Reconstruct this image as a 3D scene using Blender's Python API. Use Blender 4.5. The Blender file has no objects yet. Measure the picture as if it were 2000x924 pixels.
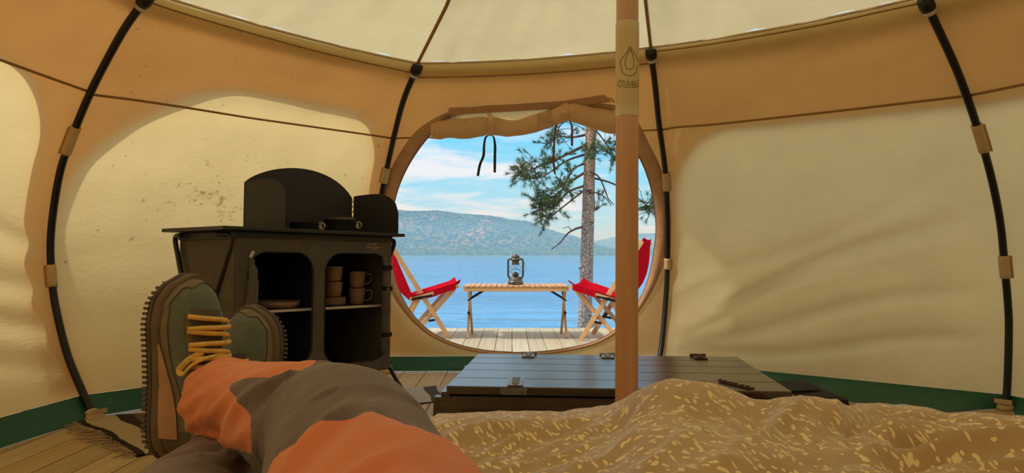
import bpy, bmesh, math, random
from mathutils import Vector, Matrix, noise as mnoise
random.seed(7)
PI = math.pi
S = bpy.context.scene
COL = S.collection

# ------------------------------------------------------------------ camera, world, sun, exposure
F_PX = 1400.0
CAM_H = 0.72
PITCH = math.atan(35 / 1400)
cd = bpy.data.cameras.new('camera')
cam = bpy.data.objects.new('camera', cd)
COL.objects.link(cam)
cam.location = (0, 0, CAM_H)
cam.rotation_euler = (PI / 2 + PITCH, 0, 0)
cd.sensor_fit = 'HORIZONTAL'
cd.sensor_width = 36
cd.lens = 36 * F_PX / 2000
cd.clip_start = 0.02
cd.clip_end = 12000
S.camera = cam

S.view_settings.view_transform = 'Standard'
S.view_settings.look = 'None'
S.view_settings.exposure = 0.0
S.view_settings.gamma = 1.0
S.view_settings.use_curve_mapping = False
S.cycles.max_bounces = 10
S.cycles.diffuse_bounces = 6
S.cycles.glossy_bounces = 3
S.cycles.transmission_bounces = 6
S.cycles.transparent_max_bounces = 12
S.cycles.volume_bounces = 0
S.cycles.sample_clamp_indirect = 6
S.cycles.use_denoising = True

sl = bpy.data.lights.new('sun', 'SUN')
sl.energy = 3.0
sl.angle = math.radians(4.0)
sl.color = (1.0, 0.95, 0.87)
sun = bpy.data.objects.new('sun', sl)
COL.objects.link(sun)
SUN_DIR = Vector((-0.60, -0.10, 0.80)).normalized()
sun.rotation_euler = SUN_DIR.to_track_quat('Z', 'Y').to_euler()
sun.location = (-20, -15, 30)


class NT:
    """small node-tree helper"""
    def __init__(s, tree):
        s.t = tree
        tree.nodes.clear()

    def n(s, kind, **kw):
        nd = s.t.nodes.new(kind)
        for k, v in kw.items():
            if k == 'inp':
                for a, b in v.items():
                    s.set(nd, a, b)
            else:
                setattr(nd, k, v)
        return nd

    def set(s, nd, a, b):
        sock = nd.inputs[a]
        if hasattr(b, 'is_output'):
            s.t.links.new(b, sock)
        elif isinstance(b, bpy.types.Node):
            s.t.links.new(b.outputs[0], sock)
        else:
            if isinstance(b, (tuple, list)) and len(b) == 3 and sock.type == 'RGBA':
                b = (*b, 1)
            sock.default_value = b

    def math(s, op, a, b=0.0, c=0.0, clamp=False):
        nd = s.n('ShaderNodeMath', operation=op, use_clamp=clamp)
        s.set(nd, 0, a); s.set(nd, 1, b); s.set(nd, 2, c)
        return nd.outputs[0]

    def mix(s, fac, a, b, kind='MIX'):
        nd = s.n('ShaderNodeMix', data_type='RGBA', blend_type=kind)
        s.set(nd, 0, fac); s.set(nd, 6, a); s.set(nd, 7, b)
        return nd.outputs[2]

    def ramp(s, fac, stops, interp='LINEAR'):
        nd = s.n('ShaderNodeValToRGB')
        cr = nd.color_ramp
        cr.interpolation = interp
        while len(cr.elements) < len(stops):
            cr.elements.new(0.5)
        for e, (p, c) in zip(cr.elements, stops):
            e.position = p
            e.color = (*c, 1) if len(c) == 3 else c
        s.set(nd, 0, fac)
        return nd.outputs[0]

    def smooth(s, v, a, b):
        nd = s.n('ShaderNodeMapRange', interpolation_type='SMOOTHSTEP')
        s.set(nd, 0, v); s.set(nd, 1, a); s.set(nd, 2, b); s.set(nd, 3, 0.0); s.set(nd, 4, 1.0)
        return nd.outputs[0]

    def noise(s, vec, scale, detail=3, rough=0.55, dist=0.0):
        nd = s.n('ShaderNodeTexNoise')
        if vec is not None:
            s.set(nd, 'Vector', vec)
        s.set(nd, 'Scale', scale); s.set(nd, 'Detail', detail); s.set(nd, 'Roughness', rough); s.set(nd, 'Distortion', dist)
        return nd.outputs[0]

    def mapping(s, vec, loc=(0, 0, 0), rot=(0, 0, 0), scale=(1, 1, 1)):
        nd = s.n('ShaderNodeMapping')
        s.set(nd, 0, vec); s.set(nd, 1, loc); s.set(nd, 2, rot); s.set(nd, 3, scale)
        return nd.outputs[0]


def srgb(r, g, b):
    def c(v):
        v /= 255
        return v / 12.92 if v <= 0.04045 else ((v + 0.055) / 1.055) ** 2.4
    return (c(r), c(g), c(b))


# sky
W = bpy.data.worlds.new('sky')
S.world = W
W.use_nodes = True
t = NT(W.node_tree)
tc = t.n('ShaderNodeTexCoord')
sep = t.n('ShaderNodeSeparateXYZ', inp={0: tc.outputs['Generated']})
zz = sep.outputs[2]
grad = t.ramp(t.math('MULTIPLY', zz, 2.0, clamp=True), [
    (0.0, srgb(206, 226, 246)), (0.10, srgb(178, 219, 248)), (0.22, srgb(134, 211, 250)), (0.36, srgb(104, 200, 250)),
    (0.52, srgb(190, 214, 238)), (0.75, srgb(240, 240, 240)), (1.0, srgb(250, 248, 244))])
cv = t.mapping(tc.outputs['Generated'], loc=(1.35, 0.0, 0.37), scale=(5.0, 5.0, 26.0))
cn = t.noise(cv, 1.0, 7, 0.58, 0.3)
band = t.math('MULTIPLY', t.smooth(zz, -0.01, 0.035), t.math('SUBTRACT', 1.0, t.smooth(zz, 0.11, 0.26)))
left = t.smooth(sep.outputs[0], 0.10, -0.06)
thr = t.math('ADD', cn, t.math('MULTIPLY', left, 0.05))
cm = t.math('MULTIPLY', t.smooth(thr, 0.50, 0.64), band)
wis = t.math('MULTIPLY', t.smooth(t.noise(t.mapping(tc.outputs['Generated'], scale=(9, 9, 60)), 1.0, 5, 0.6), 0.45, 0.75), 0.35)
cm2 = t.math('MAXIMUM', cm, t.math('MULTIPLY', wis, band))
skyc = t.mix(t.math('MULTIPLY', cm2, 0.9), grad, srgb(236, 236, 246))
gnd = t.smooth(zz, -0.03, 0.0)
fin = t.mix(gnd, srgb(128, 124, 96), skyc)
bg = t.n('ShaderNodeBackground', inp={0: fin, 1: 1.15})
out = t.n('ShaderNodeOutputWorld', inp={0: bg})

# ------------------------------------------------------------------ pixel -> point helpers
def ray(px, py):
    x = (px - 1000) / F_PX
    y = (462 - py) / F_PX
    return Vector((x, math.cos(PITCH) - y * math.sin(PITCH), math.sin(PITCH) + y * math.cos(PITCH)))


def at(px, py, d):
    r = ray(px, py)
    return Vector((0, 0, CAM_H)) + r * (d / r.y)


def on_z(px, py, z=0.0):
    r = ray(px, py)
    return Vector((0, 0, CAM_H)) + r * ((z - CAM_H) / r.z)


def lerp(a, b, t):
    return a + (b - a) * t


def interp(x, pts):
    if x <= pts[0][0]:
        return pts[0][1]
    for (x0, y0), (x1, y1) in zip(pts, pts[1:]):
        if x <= x1:
            return y0 + (y1 - y0) * (x - x0) / (x1 - x0)
    return pts[-1][1]


def sstep(a, b, x):
    t = max(0, min(1, (x - a) / (b - a)))
    return t * t * (3 - 2 * t)


def catmull(pts, n):
    pts = [Vector(p) for p in pts]
    out = []
    m = len(pts) - 1
    for i in range(n + 1):
        s = i / n * m
        k = min(int(s), m - 1)
        u = s - k
        p1, p2 = pts[k], pts[k + 1]
        p0 = pts[k - 1] if k > 0 else p1 * 2 - p2
        p3 = pts[k + 2] if k + 2 <= m else p2 * 2 - p1
        out.append(0.5 * ((2 * p1) + (p2 - p0) * u + (2 * p0 - 5 * p1 + 4 * p2 - p3) * u * u + (3 * p1 - p0 - 3 * p2 + p3) * u ** 3))
    return out


# ------------------------------------------------------------------ object helpers
def tag(o, label=None, cat=None, group=None, kind=None):
    if label: o['label'] = label
    if cat: o['category'] = cat
    if group: o['group'] = group
    if kind: o['kind'] = kind
    return o


def thing(name, label, cat, loc=(0, 0, 0), rot=(0, 0, 0), group=None):
    o = bpy.data.objects.new(name, None)
    o.empty_display_size = 0.1
    COL.objects.link(o)
    o.location = loc
    o.rotation_euler = rot
    return tag(o, label, cat, group)


def wmat(o):
    m = Matrix.LocRotScale(o.location, o.rotation_euler, o.scale)
    if o.parent:
        m = wmat(o.parent) @ m
    return m


class MB:
    def __init__(s):
        s.v = []; s.f = []; s.uv = {}; s.mi = []; s.cur = 0; s.flat = set()

    def add(s, vs, fs, uvs=None, flat=False):
        o = len(s.v)
        s.v += [Vector(p) for p in vs]
        for i, f in enumerate(fs):
            if flat: s.flat.add(len(s.f))
            s.f.append([k + o for k in f])
            s.mi.append(s.cur)
        if uvs:
            for i, u in enumerate(uvs): s.uv[o + i] = u
        return s

    def box(s, c, size, rot=None, bevel=0.0):
        c = Vector(c); hx, hy, hz = size[0] / 2, size[1] / 2, size[2] / 2
        R = rot if rot is not None else Matrix.Identity(3)
        if bevel <= 0:
            vs = [c + R @ Vector((x, y, z)) for x in (-hx, hx) for y in (-hy, hy) for z in (-hz, hz)]
            fs = [(0, 1, 3, 2), (4, 6, 7, 5), (0, 4, 5, 1), (2, 3, 7, 6), (0, 2, 6, 4), (1, 5, 7, 3)]
            return s.add(vs, fs, flat=True)
        bm = bmesh.new()
        bmesh.ops.create_cube(bm, size=1)
        for v in bm.verts: v.co = Vector((v.co.x * size[0], v.co.y * size[1], v.co.z * size[2]))
        bmesh.ops.bevel(bm, geom=bm.edges[:], offset=bevel, segments=2, affect='EDGES', profile=0.6)
        bm.verts.index_update()
        s.add([c + R @ v.co for v in bm.verts], [[v.index for v in f.verts] for f in bm.faces], flat=True)
        bm.free()
        return s

    def bar(s, p0, p1, w, h, up=(0, 0, 1), bevel=0.0):
        p0, p1 = Vector(p0), Vector(p1)
        d = p1 - p0
        y = d.normalized()
        x = y.cross(Vector(up))
        if x.length < 1e-4: x = y.cross(Vector((1, 0, 0)))
        x.normalize()
        z = x.cross(y)
        R = Matrix((x, y, z)).transposed()
        return s.box((p0 + p1) / 2, (w, d.length, h), R, bevel)

    def tube(s, pts, rad, seg=12, caps=True, flatten=1.0, up=None):
        pts = [Vector(p) for p in pts]
        n = len(pts)
        if not isinstance(rad, (list, tuple)): rad = [rad] * n
        vs = []
        t0 = (pts[1] - pts[0]).normalized()
        a = Vector(up) if up else (Vector((0, 0, 1)) if abs(t0.z) < 0.9 else Vector((1, 0, 0)))
        nrm = (a - t0 * a.dot(t0)).normalized()
        for i in range(n):
            tg = (pts[min(i + 1, n - 1)] - pts[max(i - 1, 0)])
            tg = tg.normalized() if tg.length > 1e-9 else t0
            nrm = nrm - tg * nrm.dot(tg)
            nrm.normalize()
            b = tg.cross(nrm)
            for k in range(seg):
                an = 2 * PI * k / seg
                vs.append(pts[i] + (nrm * math.cos(an) * flatten + b * math.sin(an)) * rad[i])
        fs = []
        for i in range(n - 1):
            for k in range(seg):
                a0 = i * seg + k; a1 = i * seg + (k + 1) % seg
                fs.append((a0, a1, a1 + seg, a0 + seg))
        if caps:
            fs.append(tuple(reversed(range(seg))))
            fs.append(tuple(range((n - 1) * seg, n * seg)))
        return s.add(vs, fs)

    def lathe(s, prof, c=(0, 0, 0), seg=28, R=None):
        c = Vector(c)
        R = R if R is not None else Matrix.Identity(3)
        vs = []
        for r, z in prof:
            for k in range(seg):
                a = 2 * PI * k / seg
                vs.append(c + R @ Vector((max(r, 1e-4) * math.cos(a), max(r, 1e-4) * math.sin(a), z)))
        fs = []
        for i in range(len(prof) - 1):
            for k in range(seg):
                a0 = i * seg + k; a1 = i * seg + (k + 1) % seg
                fs.append((a0, a1, a1 + seg, a0 + seg))
        return s.add(vs, fs)

    def grid(s, fn, nu, nv, uvfn=None, skip=None):
        vs = []; uvs = []
        for j in range(nv + 1):
            for i in range(nu + 1):
                u, v = i / nu, j / nv
                vs.append(fn(u, v))
                uvs.append(uvfn(u, v) if uvfn else (u, v))
        fs = []
        for j in range(nv):
            for i in range(nu):
                if skip and skip((i + .5) / nu, (j + .5) / nv): continue
                a = j * (nu + 1) + i
                fs.append((a, a + 1, a + nu + 2, a + nu + 1))
        return s.add(vs, fs, uvs)

    def poly(s, outline, M, thick):
        """convex-ish 2D outline extruded; M maps (x,y,z)"""
        n = len(outline)
        vs = [M @ Vector((x, y, -thick / 2)) for x, y in outline] + [M @ Vector((x, y, thick / 2)) for x, y in outline]
        fs = [tuple(reversed(range(n))), tuple(range(n, 2 * n))]
        fs += [(i, (i + 1) % n, n + (i + 1) % n, n + i) for i in range(n)]
        return s.add(vs, fs, flat=True)

    def build(s, name, mats, parent=None, local=False, smooth=True, recalc=False):
        if not isinstance(mats, (list, tuple)): mats = [mats]
        vs = s.v
        loc = Vector((0, 0, 0))
        if parent is not None:
            if not local:
                Mi = wmat(parent).inverted()
                vs = [Mi @ p for p in vs]
        else:
            lo = [min(p[i] for p in vs) for i in range(3)]
            hi = [max(p[i] for p in vs) for i in range(3)]
            loc = Vector(((lo[0] + hi[0]) / 2, (lo[1] + hi[1]) / 2, lo[2]))
            vs = [p - loc for p in vs]
        me = bpy.data.meshes.new(name)
        me.from_pydata([tuple(p) for p in vs], [], s.f)
        for m in mats: me.materials.append(m)
        for i, p in enumerate(me.polygons):
            p.use_smooth = smooth and (i not in s.flat)
            p.material_index = s.mi[i]
        if s.uv:
            ul = me.uv_layers.new(name='UVMap')
            for lp in me.loops:
                ul.data[lp.index].uv = s.uv.get(lp.vertex_index, (0, 0))
        me.validate()
        if recalc:
            bm = bmesh.new(); bm.from_mesh(me)
            bmesh.ops.recalc_face_normals(bm, faces=bm.faces[:])
            bm.to_mesh(me); bm.free()
        o = bpy.data.objects.new(name, me)
        COL.objects.link(o)
        o.location = loc
        if parent is not None: o.parent = parent
        return o


def copy_tree(o, parent=None):
    c = o.copy()
    COL.objects.link(c)
    c.parent = parent
    for ch in [x for x in COL.objects if x.parent == o]:
        copy_tree(ch, c)
    return c


def curve_plate(outer, holes, thick):
    """flat plate with holes -> (verts, faces), in its own xy plane"""
    cu = bpy.data.curves.new('tmp', 'CURVE')
    cu.dimensions = '2D'; cu.fill_mode = 'BOTH'; cu.extrude = thick / 2
    for poly in [outer] + holes:
        sp = cu.splines.new('POLY')
        sp.points.add(len(poly) - 1)
        for p, (x, y) in zip(sp.points, poly): p.co = (x, y, 0, 1)
        sp.use_cyclic_u = True
    o = bpy.data.objects.new('tmp', cu)
    COL.objects.link(o)
    me = o.to_mesh()
    vs = [v.co.copy() for v in me.vertices]
    fs = [list(p.vertices) for p in me.polygons]
    o.to_mesh_clear()
    bpy.data.objects.remove(o)
    bpy.data.curves.remove(cu)
    return vs, fs


def text_mesh(body, size):
    cu = bpy.data.curves.new('tmp', 'FONT')
    cu.body = body; cu.size = size; cu.align_x = 'CENTER'
    o = bpy.data.objects.new('tmp', cu)
    COL.objects.link(o)
    me = o.to_mesh()
    vs = [v.co.copy() for v in me.vertices]
    fs = [list(p.vertices) for p in me.polygons]
    o.to_mesh_clear()
    bpy.data.objects.remove(o)
    bpy.data.curves.remove(cu)
    return vs, fs


def rrect(x0, y0, x1, y1, r, n=6):
    pts = []
    for cx, cy, a0 in ((x1 - r, y0 + r, -PI / 2), (x1 - r, y1 - r, 0), (x0 + r, y1 - r, PI / 2), (x0 + r, y0 + r, PI)):
        for k in range(n + 1):
            a = a0 + PI / 2 * k / n
            pts.append((cx + r * math.cos(a), cy + r * math.sin(a)))
    return pts


# ------------------------------------------------------------------ materials
def mat(name, col, rough=0.6, metal=0.0, var=0.0, vscale=8.0, bump=0.0, bscale=40.0, stretch=(1, 1, 1), spec=0.4, col2=None, sheen=0.0):
    m = bpy.data.materials.new(name)
    m.use_nodes = True
    t = NT(m.node_tree)
    tc = t.n('ShaderNodeTexCoord')
    vec = t.mapping(tc.outputs['Object'], scale=stretch)
    base = (*col, 1)
    if var > 0 or col2 is not None:
        n = t.noise(vec, vscale, 5, 0.6)
        c2 = col2 if col2 is not None else tuple(c * (1 - var) for c in col)
        c1 = tuple(min(1, c * (1 + var * 0.5)) for c in col)
        base = t.ramp(n, [(0.3, c2), (0.7, c1)])
    b = t.n('ShaderNodeBsdfPrincipled', inp={'Base Color': base, 'Roughness': rough, 'Metallic': metal})
    b.inputs['Specular IOR Level'].default_value = spec
    if sheen: b.inputs['Sheen Weight'].default_value = sheen
    if bump > 0:
        h = t.noise(vec, bscale, 4, 0.6)
        bp = t.n('ShaderNodeBump', inp={'Strength': 1.0, 'Distance': bump, 'Height': h})
        t.set(b, 'Normal', bp.outputs[0])
    t.n('ShaderNodeOutputMaterial', inp={0: b})
    return m


def canvas(name, refl, trans, fac=0.6, stain=False, var=0.12):
    """woven tent cotton: reflects and lets daylight through"""
    m = bpy.data.materials.new(name)
    m.use_nodes = True
    t = NT(m.node_tree)
    tc = t.n('ShaderNodeTexCoord')
    ob = tc.outputs['Object']
    n1 = t.noise(ob, 2.6, 4, 0.6)
    n2 = t.noise(ob, 120.0, 2, 0.6)
    k = t.math('ADD', t.math('MULTIPLY', n1, 0.75), t.math('MULTIPLY', n2, 0.25))
    lo = 1 - var
    dirt = t.ramp(k, [(0.3, (lo, lo * 0.985, lo * 0.96)), (0.65, (1, 1, 1))])
    if stain:
        uv = tc.outputs['UV']
        su = t.n('ShaderNodeSeparateXYZ', inp={0: uv})
        du = t.math('SUBTRACT', su.outputs[0], 0.46); dv = t.math('SUBTRACT', su.outputs[1], 0.60)
        rr = t.math('ADD', t.math('MULTIPLY', t.math('MULTIPLY', du, du), 10.0), t.math('MULTIPLY', t.math('MULTIPLY', dv, dv), 22.0))
        msk = t.math('SUBTRACT', 1.0, t.smooth(rr, 0.05, 0.55))
        sp = t.noise(t.mapping(ob, scale=(1, 1, 1.6)), 34.0, 5, 0.72)
        cl = t.noise(ob, 7.0, 2, 0.5)
        s1 = t.smooth(t.math('ADD', sp, t.math('MULTIPLY', t.math('SUBTRACT', cl, 0.5), 0.55)), 0.585, 0.68)
        st = t.math('MULTIPLY', t.math('MULTIPLY', s1, msk), 0.62)
        few = t.smooth(t.noise(ob, 26.0, 1, 0.5), 0.74, 0.78)
        st = t.math('MAXIMUM', st, t.math('MULTIPLY', few, 0.4))
        dirt = t.mix(st, dirt, (0.22, 0.19, 0.13))
    c1 = t.mix(1.0, refl, dirt, 'MULTIPLY')
    c2 = t.mix(1.0, trans, dirt, 'MULTIPLY')
    cr = t.noise(t.mapping(ob, rot=(0.3, 0.5, 0.2), scale=(1, 1, 2.2)), 9.0, 6, 0.62, 1.2)
    hh = t.math('ADD', t.math('MULTIPLY', cr, 0.005), t.math('MULTIPLY', n2, 0.0006))
    bp = t.n('ShaderNodeBump', inp={'Strength': 0.7, 'Distance': 1.0, 'Height': hh})
    d = t.n('ShaderNodeBsdfDiffuse', inp={0: c1, 'Normal': bp.outputs[0]})
    tr = t.n('ShaderNodeBsdfTranslucent', inp={0: c2, 'Normal': bp.outputs[0]})
    mx = t.n('ShaderNodeMixShader', inp={0: fac, 1: d, 2: tr})
    t.n('ShaderNodeOutputMaterial', inp={0: mx})
    return m


M = {}
M['canvas_wall'] = canvas('cream wall canvas', srgb(208, 190, 152), srgb(202, 177, 122), 0.68)
M['canvas_stained'] = canvas('cream wall canvas with mildew', srgb(208, 190, 152), srgb(202, 177, 122), 0.68, stain=True)
M['canvas_roof'] = canvas('cream roof canvas', srgb(212, 200, 164), srgb(208, 196, 154), 0.5)
M['canvas_outer'] = canvas('tan outer canvas', srgb(212, 172, 128), srgb(230, 186, 144), 0.68)
M['canvas_flap'] = canvas('tan flap canvas', srgb(236, 200, 160), srgb(215, 175, 130), 0.25)
M['canvas_hem'] = mat('brown door hem', srgb(196, 154, 118), 0.9, var=.15, vscale=12)
M['flap_strip'] = mat('flap hem webbing', srgb(200, 156, 124), 0.9, var=0.15, vscale=30, bump=0.0008, bscale=300)
M['seam'] = mat('brown seam tape', srgb(150, 112, 66), 0.9, var=0.1, vscale=20)
M['green_pvc'] = mat('green groundsheet fabric', srgb(22, 84, 62), 0.55, var=0.25, vscale=5, bump=0.004, bscale=12)
M['pole_black'] = mat('black steel pole', srgb(28, 26, 26), 0.42, 0.2, var=0.2)
M['sleeve_cloth'] = mat('beige webbing loop', srgb(196, 168, 128), 0.9, var=0.12, vscale=30)
M['steel'] = mat('worn galvanised steel', srgb(150, 150, 150), 0.4, 0.85, var=0.35, vscale=40)
M['dark_steel'] = mat('dark rusty steel', srgb(60, 50, 46), 0.55, 0.6, var=0.5, vscale=30, col2=srgb(88, 52, 34))


def wood(name, c1, c2, axis=2, scale=6.0, rough=0.5, bump=0.0006, spec=0.4):
    m = bpy.data.materials.new(name)
    m.use_nodes = True
    t = NT(m.node_tree)
    tc = t.n('ShaderNodeTexCoord')
    sc = [14.0, 14.0, 14.0]
    sc[axis] = 0.9
    v = t.mapping(tc.outputs['Object'], scale=tuple(x * scale / 6 for x in sc))
    n = t.noise(v, 3.0, 6, 0.65, 0.6)
    f = t.noise(v, 14.0, 3, 0.6)
    k = t.math('ADD', t.math('MULTIPLY', n, 0.75), t.math('MULTIPLY', f, 0.25))
    col = t.ramp(k, [(0.3, c2), (0.68, c1)])
    bp = t.n('ShaderNodeBump', inp={'Strength': 1.0, 'Distance': bump, 'Height': k})
    b = t.n('ShaderNodeBsdfPrincipled', inp={'Base Color': col, 'Roughness': rough, 'Normal': bp.outputs[0]})
    b.inputs['Specular IOR Level'].default_value = spec
    t.n('ShaderNodeOutputMaterial', inp={0: b})
    return m


M['pole_wood'] = wood('reddish pole wood', srgb(204, 158, 124), srgb(184, 134, 100), 2, 5)
M['bamboo'] = wood('pale pole sleeve', srgb(206, 184, 140), srgb(192, 168, 122), 2, 8, 0.45)
M['burn'] = mat('engraved dark marks', srgb(104, 92, 44), 0.8)
M['chest_wood'] = wood('dark stained chest boards', srgb(84, 72, 64), srgb(46, 38, 34), 0, 5, 0.22, 0.0014, 1.0)
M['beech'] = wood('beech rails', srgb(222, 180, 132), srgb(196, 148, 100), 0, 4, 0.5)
M['beech_dark'] = wood('darker beech', srgb(206, 160, 112), srgb(176, 128, 84), 1, 4, 0.5)  # slightly darker beech tone for the table slats and joists


def deck_mat():
    m = bpy.data.materials.new('weathered pine boards')
    m.use_nodes = True
    t = NT(m.node_tree)
    tc = t.n('ShaderNodeTexCoord')
    uv = tc.outputs['UV']
    su = t.n('ShaderNodeSeparateXYZ', inp={0: uv})
    idx = t.math('FLOOR', su.outputs[0])
    wn = t.n('ShaderNodeTexWhiteNoise', noise_dimensions='1D', inp={'W': idx})
    v = t.mapping(uv, scale=(5.0, 0.35, 1.0))
    add = t.n('ShaderNodeVectorMath', operation='ADD')
    t.set(add, 0, v)
    cmb = t.n('ShaderNodeCombineXYZ', inp={2: t.math('MULTIPLY', wn.outputs[0], 37.0)})
    t.set(add, 1, cmb.outputs[0])
    g = t.noise(add.outputs[0], 2.6, 6, 0.62, 0.8)
    g2 = t.noise(add.outputs[0], 12.0, 3, 0.6)
    k = t.math('ADD', t.math('MULTIPLY', g, 0.7), t.math('MULTIPLY', g2, 0.3))
    col = t.ramp(k, [(0.28, srgb(150, 138, 112)), (0.5, srgb(186, 176, 150)), (0.72, srgb(206, 198, 176))])
    tint = t.ramp(wn.outputs[0], [(0.0, (0.84, 0.82, 0.76)), (0.5, (1, 1, 1)), (1.0, (0.94, 0.88, 0.74))])
    col = t.mix(1.0, col, tint, 'MULTIPLY')
    bp = t.n('ShaderNodeBump', inp={'Strength': 1.0, 'Distance': 0.0015, 'Height': k})
    b = t.n('ShaderNodeBsdfPrincipled', inp={'Base Color': col, 'Roughness': 0.62, 'Normal': bp.outputs[0]})
    t.n('ShaderNodeOutputMaterial', inp={0: b})
    return m


M['deck'] = deck_mat()
M['kitchen_fabric'] = mat('charcoal polyester', srgb(88, 80, 76), 0.85, var=0.2, vscale=10, bump=0.002, bscale=14)
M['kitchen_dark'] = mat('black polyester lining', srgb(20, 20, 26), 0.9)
M['kitchen_top'] = mat('black table laminate', srgb(40, 38, 38), 0.4, var=0.15)
M['kitchen_tube'] = mat('anthracite tube', srgb(46, 44, 44), 0.45, 0.3)
M['shield'] = mat('dark coated windshield sheet', srgb(50, 48, 50), 0.5, 0.2, var=0.12, vscale=4)
M['pale_edge'] = mat('pale plastic shelf edge', srgb(190, 185, 180), 0.5)
M['cup'] = mat('taupe melamine', srgb(136, 110, 92), 0.45)
M['pan'] = mat('grey anodised pan', srgb(58, 56, 58), 0.38, 0.5)
M['canvas_red'] = canvas('red chair canvas', srgb(196, 24, 40), srgb(200, 20, 40), 0.18, var=0.1)
M['black_metal'] = mat('black bracket', srgb(30, 30, 34), 0.45, 0.4)
M['lantern'] = mat('aged lantern metal', srgb(112, 102, 84), 0.42, 0.75, var=0.35, vscale=30, col2=srgb(62, 56, 50))
M['bed_sheet'] = mat('beige bed sheet', srgb(226, 196, 150), 0.9, var=0.08, vscale=6, bump=0.003, bscale=10)
M['bag'] = mat('black bag fabric', srgb(26, 24, 26), 0.8, var=0.2, bump=0.004, bscale=12)
M['strap_dark'] = mat('dark tie ribbon', srgb(52, 44, 40), 0.85)
M['strap_brown'] = mat('brown tie ribbon', srgb(130, 90, 66), 0.85)
M['rope'] = mat('grey rope', srgb(90, 84, 78), 0.9)


def glass_mat():
    m = bpy.data.materials.new('lantern glass')
    m.use_nodes = True
    t = NT(m.node_tree)
    b = t.n('ShaderNodeBsdfPrincipled', inp={'Base Color': (0.95, 0.98, 0.98, 1), 'Roughness': 0.02, 'IOR': 1.12})
    b.inputs['Transmission Weight'].default_value = 1.0
    t.n('ShaderNodeOutputMaterial', inp={0: b})
    return m


M['glass'] = glass_mat()

# ------------------------------------------------------------------ floor and deck boards
BW = 0.132


def boards(x0, x1, y0, y1, keep=None):
    mb = MB()
    i0 = math.floor(x0 / BW); i1 = math.ceil(x1 / BW)
    for i in range(i0, i1):
        a = i * BW + 0.0025; b = (i + 1) * BW - 0.0025
        yy0, yy1 = y0, y1 + random.uniform(-0.012, 0.012)
        off = random.uniform(0, 9)
        vs = [(a, yy0, -.03), (b, yy0, -.03), (b, yy1, -.03), (a, yy1, -.03), (a, yy0, 0), (b, yy0, 0), (b, yy1, 0), (a, yy1, 0)]
        uvs = [(i + 0.05, yy0 + off), (i + .95, yy0 + off), (i + .95, yy1 + off), (i + .05, yy1 + off)] * 2
        mb.add(vs, [(4, 5, 6, 7), (0, 3, 2, 1), (0, 1, 5, 4), (1, 2, 6, 5), (2, 3, 7, 6), (3, 0, 4, 7)], uvs, flat=True)
    return mb


def deck_like(name, cs, tints):
    m = deck_mat()
    m.name = name
    rs = [n for n in m.node_tree.nodes if n.type == 'VALTORGB']
    for e, c in zip(rs[0].color_ramp.elements, cs): e.color = (*c, 1)
    for e, c in zip(rs[1].color_ramp.elements, tints): e.color = (*c, 1)
    return m


M['floor'] = deck_like('golden pine floor boards', [srgb(146, 122, 86), srgb(180, 154, 112), srgb(200, 176, 134)], [(.74, .68, .58), (1, 1, 1), (.90, .78, .58)])
fl = boards(-4.2, 4.4, -3.2, 4.40).build('floor', M['floor'])
tag(fl, 'golden pine plank floor inside the tent', kind='structure')
dk = boards(-5.0, 5.2, 4.402, 7.02).build('deck', M['deck'])
tag(dk, 'weathered pine plank deck outside the round door', kind='structure')
bs = MB()
for yy in (-3.0, -1.5, 0.0, 1.5, 3.0, 4.5, 6.0, 6.95):
    bs.box((0.1, yy, -0.08), (10.2, 0.05, 0.1))
tag(bs.build('deck_joists', M['beech_dark']), kind='structure')

# ------------------------------------------------------------------ tent geometry
C = Vector((0.25, 1.85, 0))
Z_E = 1.76
OFF = [(0, 0), (0.11, 0.07), (0.3, 0.15), (0.5, 0.2), (0.65, 0.2), (0.85, 0.17), (1.05, 0.1), (1.24, -0.0), (1.43, -0.16), (1.56, -0.29), (1.76, -0.53), (1.82, -0.60)]


def pole_from_pixels(pix, R, az, direct):
    """3-D line of a rib: direct = meet its vertical plane, else take its depth from the common profile"""
    u = Vector((math.sin(az), math.cos(az), 0)); n = Vector((-u.y, u.x, 0))
    out = []
    for px, py in pix:
        if direct:
            r = ray(px, py)
            tt = C.dot(n) / r.dot(n)
            out.append(Vector((0, 0, CAM_H)) + r * tt)
        else:
            z = 0.8
            for _ in range(30):
                d = C.y + (R + interp(z, OFF)) * math.cos(az)
                p = at(px, py, d)
                z = z * 0.4 + p.z * 0.6
            out.append(p)
    return out


P1 = [(185, 820), (160, 765), (130, 690), (108, 600), (100, 537), (98, 470), (105, 400), (118, 330), (137, 275), (165, 205), (195, 142), (240, 60), (280, 3)]
P2 = [(752, 729), (745, 680), (736, 600), (732, 520), (735, 450), (745, 380), (757, 322), (775, 243), (790, 190), (812, 138)]
P3 = [(1283, 735), (1288, 700), (1294, 660), (1300, 590), (1304, 515), (1304, 420), (1299, 330), (1287, 240), (1280, 170), (1272, 108)]
P4 = [(1965, 800), (1969, 730), (1971, 640), (1969, 590), (1963, 522), (1955, 440), (1940, 360), (1916, 270), (1886, 180), (1860, 115), (1812, 12)]
D = math.radians
ribs = [pole_from_pixels(P1, 2.437, D(-58.0), True), pole_from_pixels(P2, 2.71, D(-22.3), False),
        pole_from_pixels(P3, 2.60, D(14.6), False), pole_from_pixels(P4, 2.533, D(53.8), True)]


def generic_rib(az, R):
    u = Vector((math.sin(az), math.cos(az), 0))
    return [C + u * (R + interp(z, OFF)) + Vector((0, 0, z)) for z in [i * 1.76 / 12 for i in range(13)]]


azs = [-58.0, -22.3, 14.6, 53.8]
for k in range(1, 7):
    az = 53.8 + k * (360 - 111.8) / 7
    azs.append(az)
    ribs.append(generic_rib(D(az), 2.48))
ribs[9] = generic_rib(D(-98.8), 2.30)
NR = len(ribs)


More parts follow.
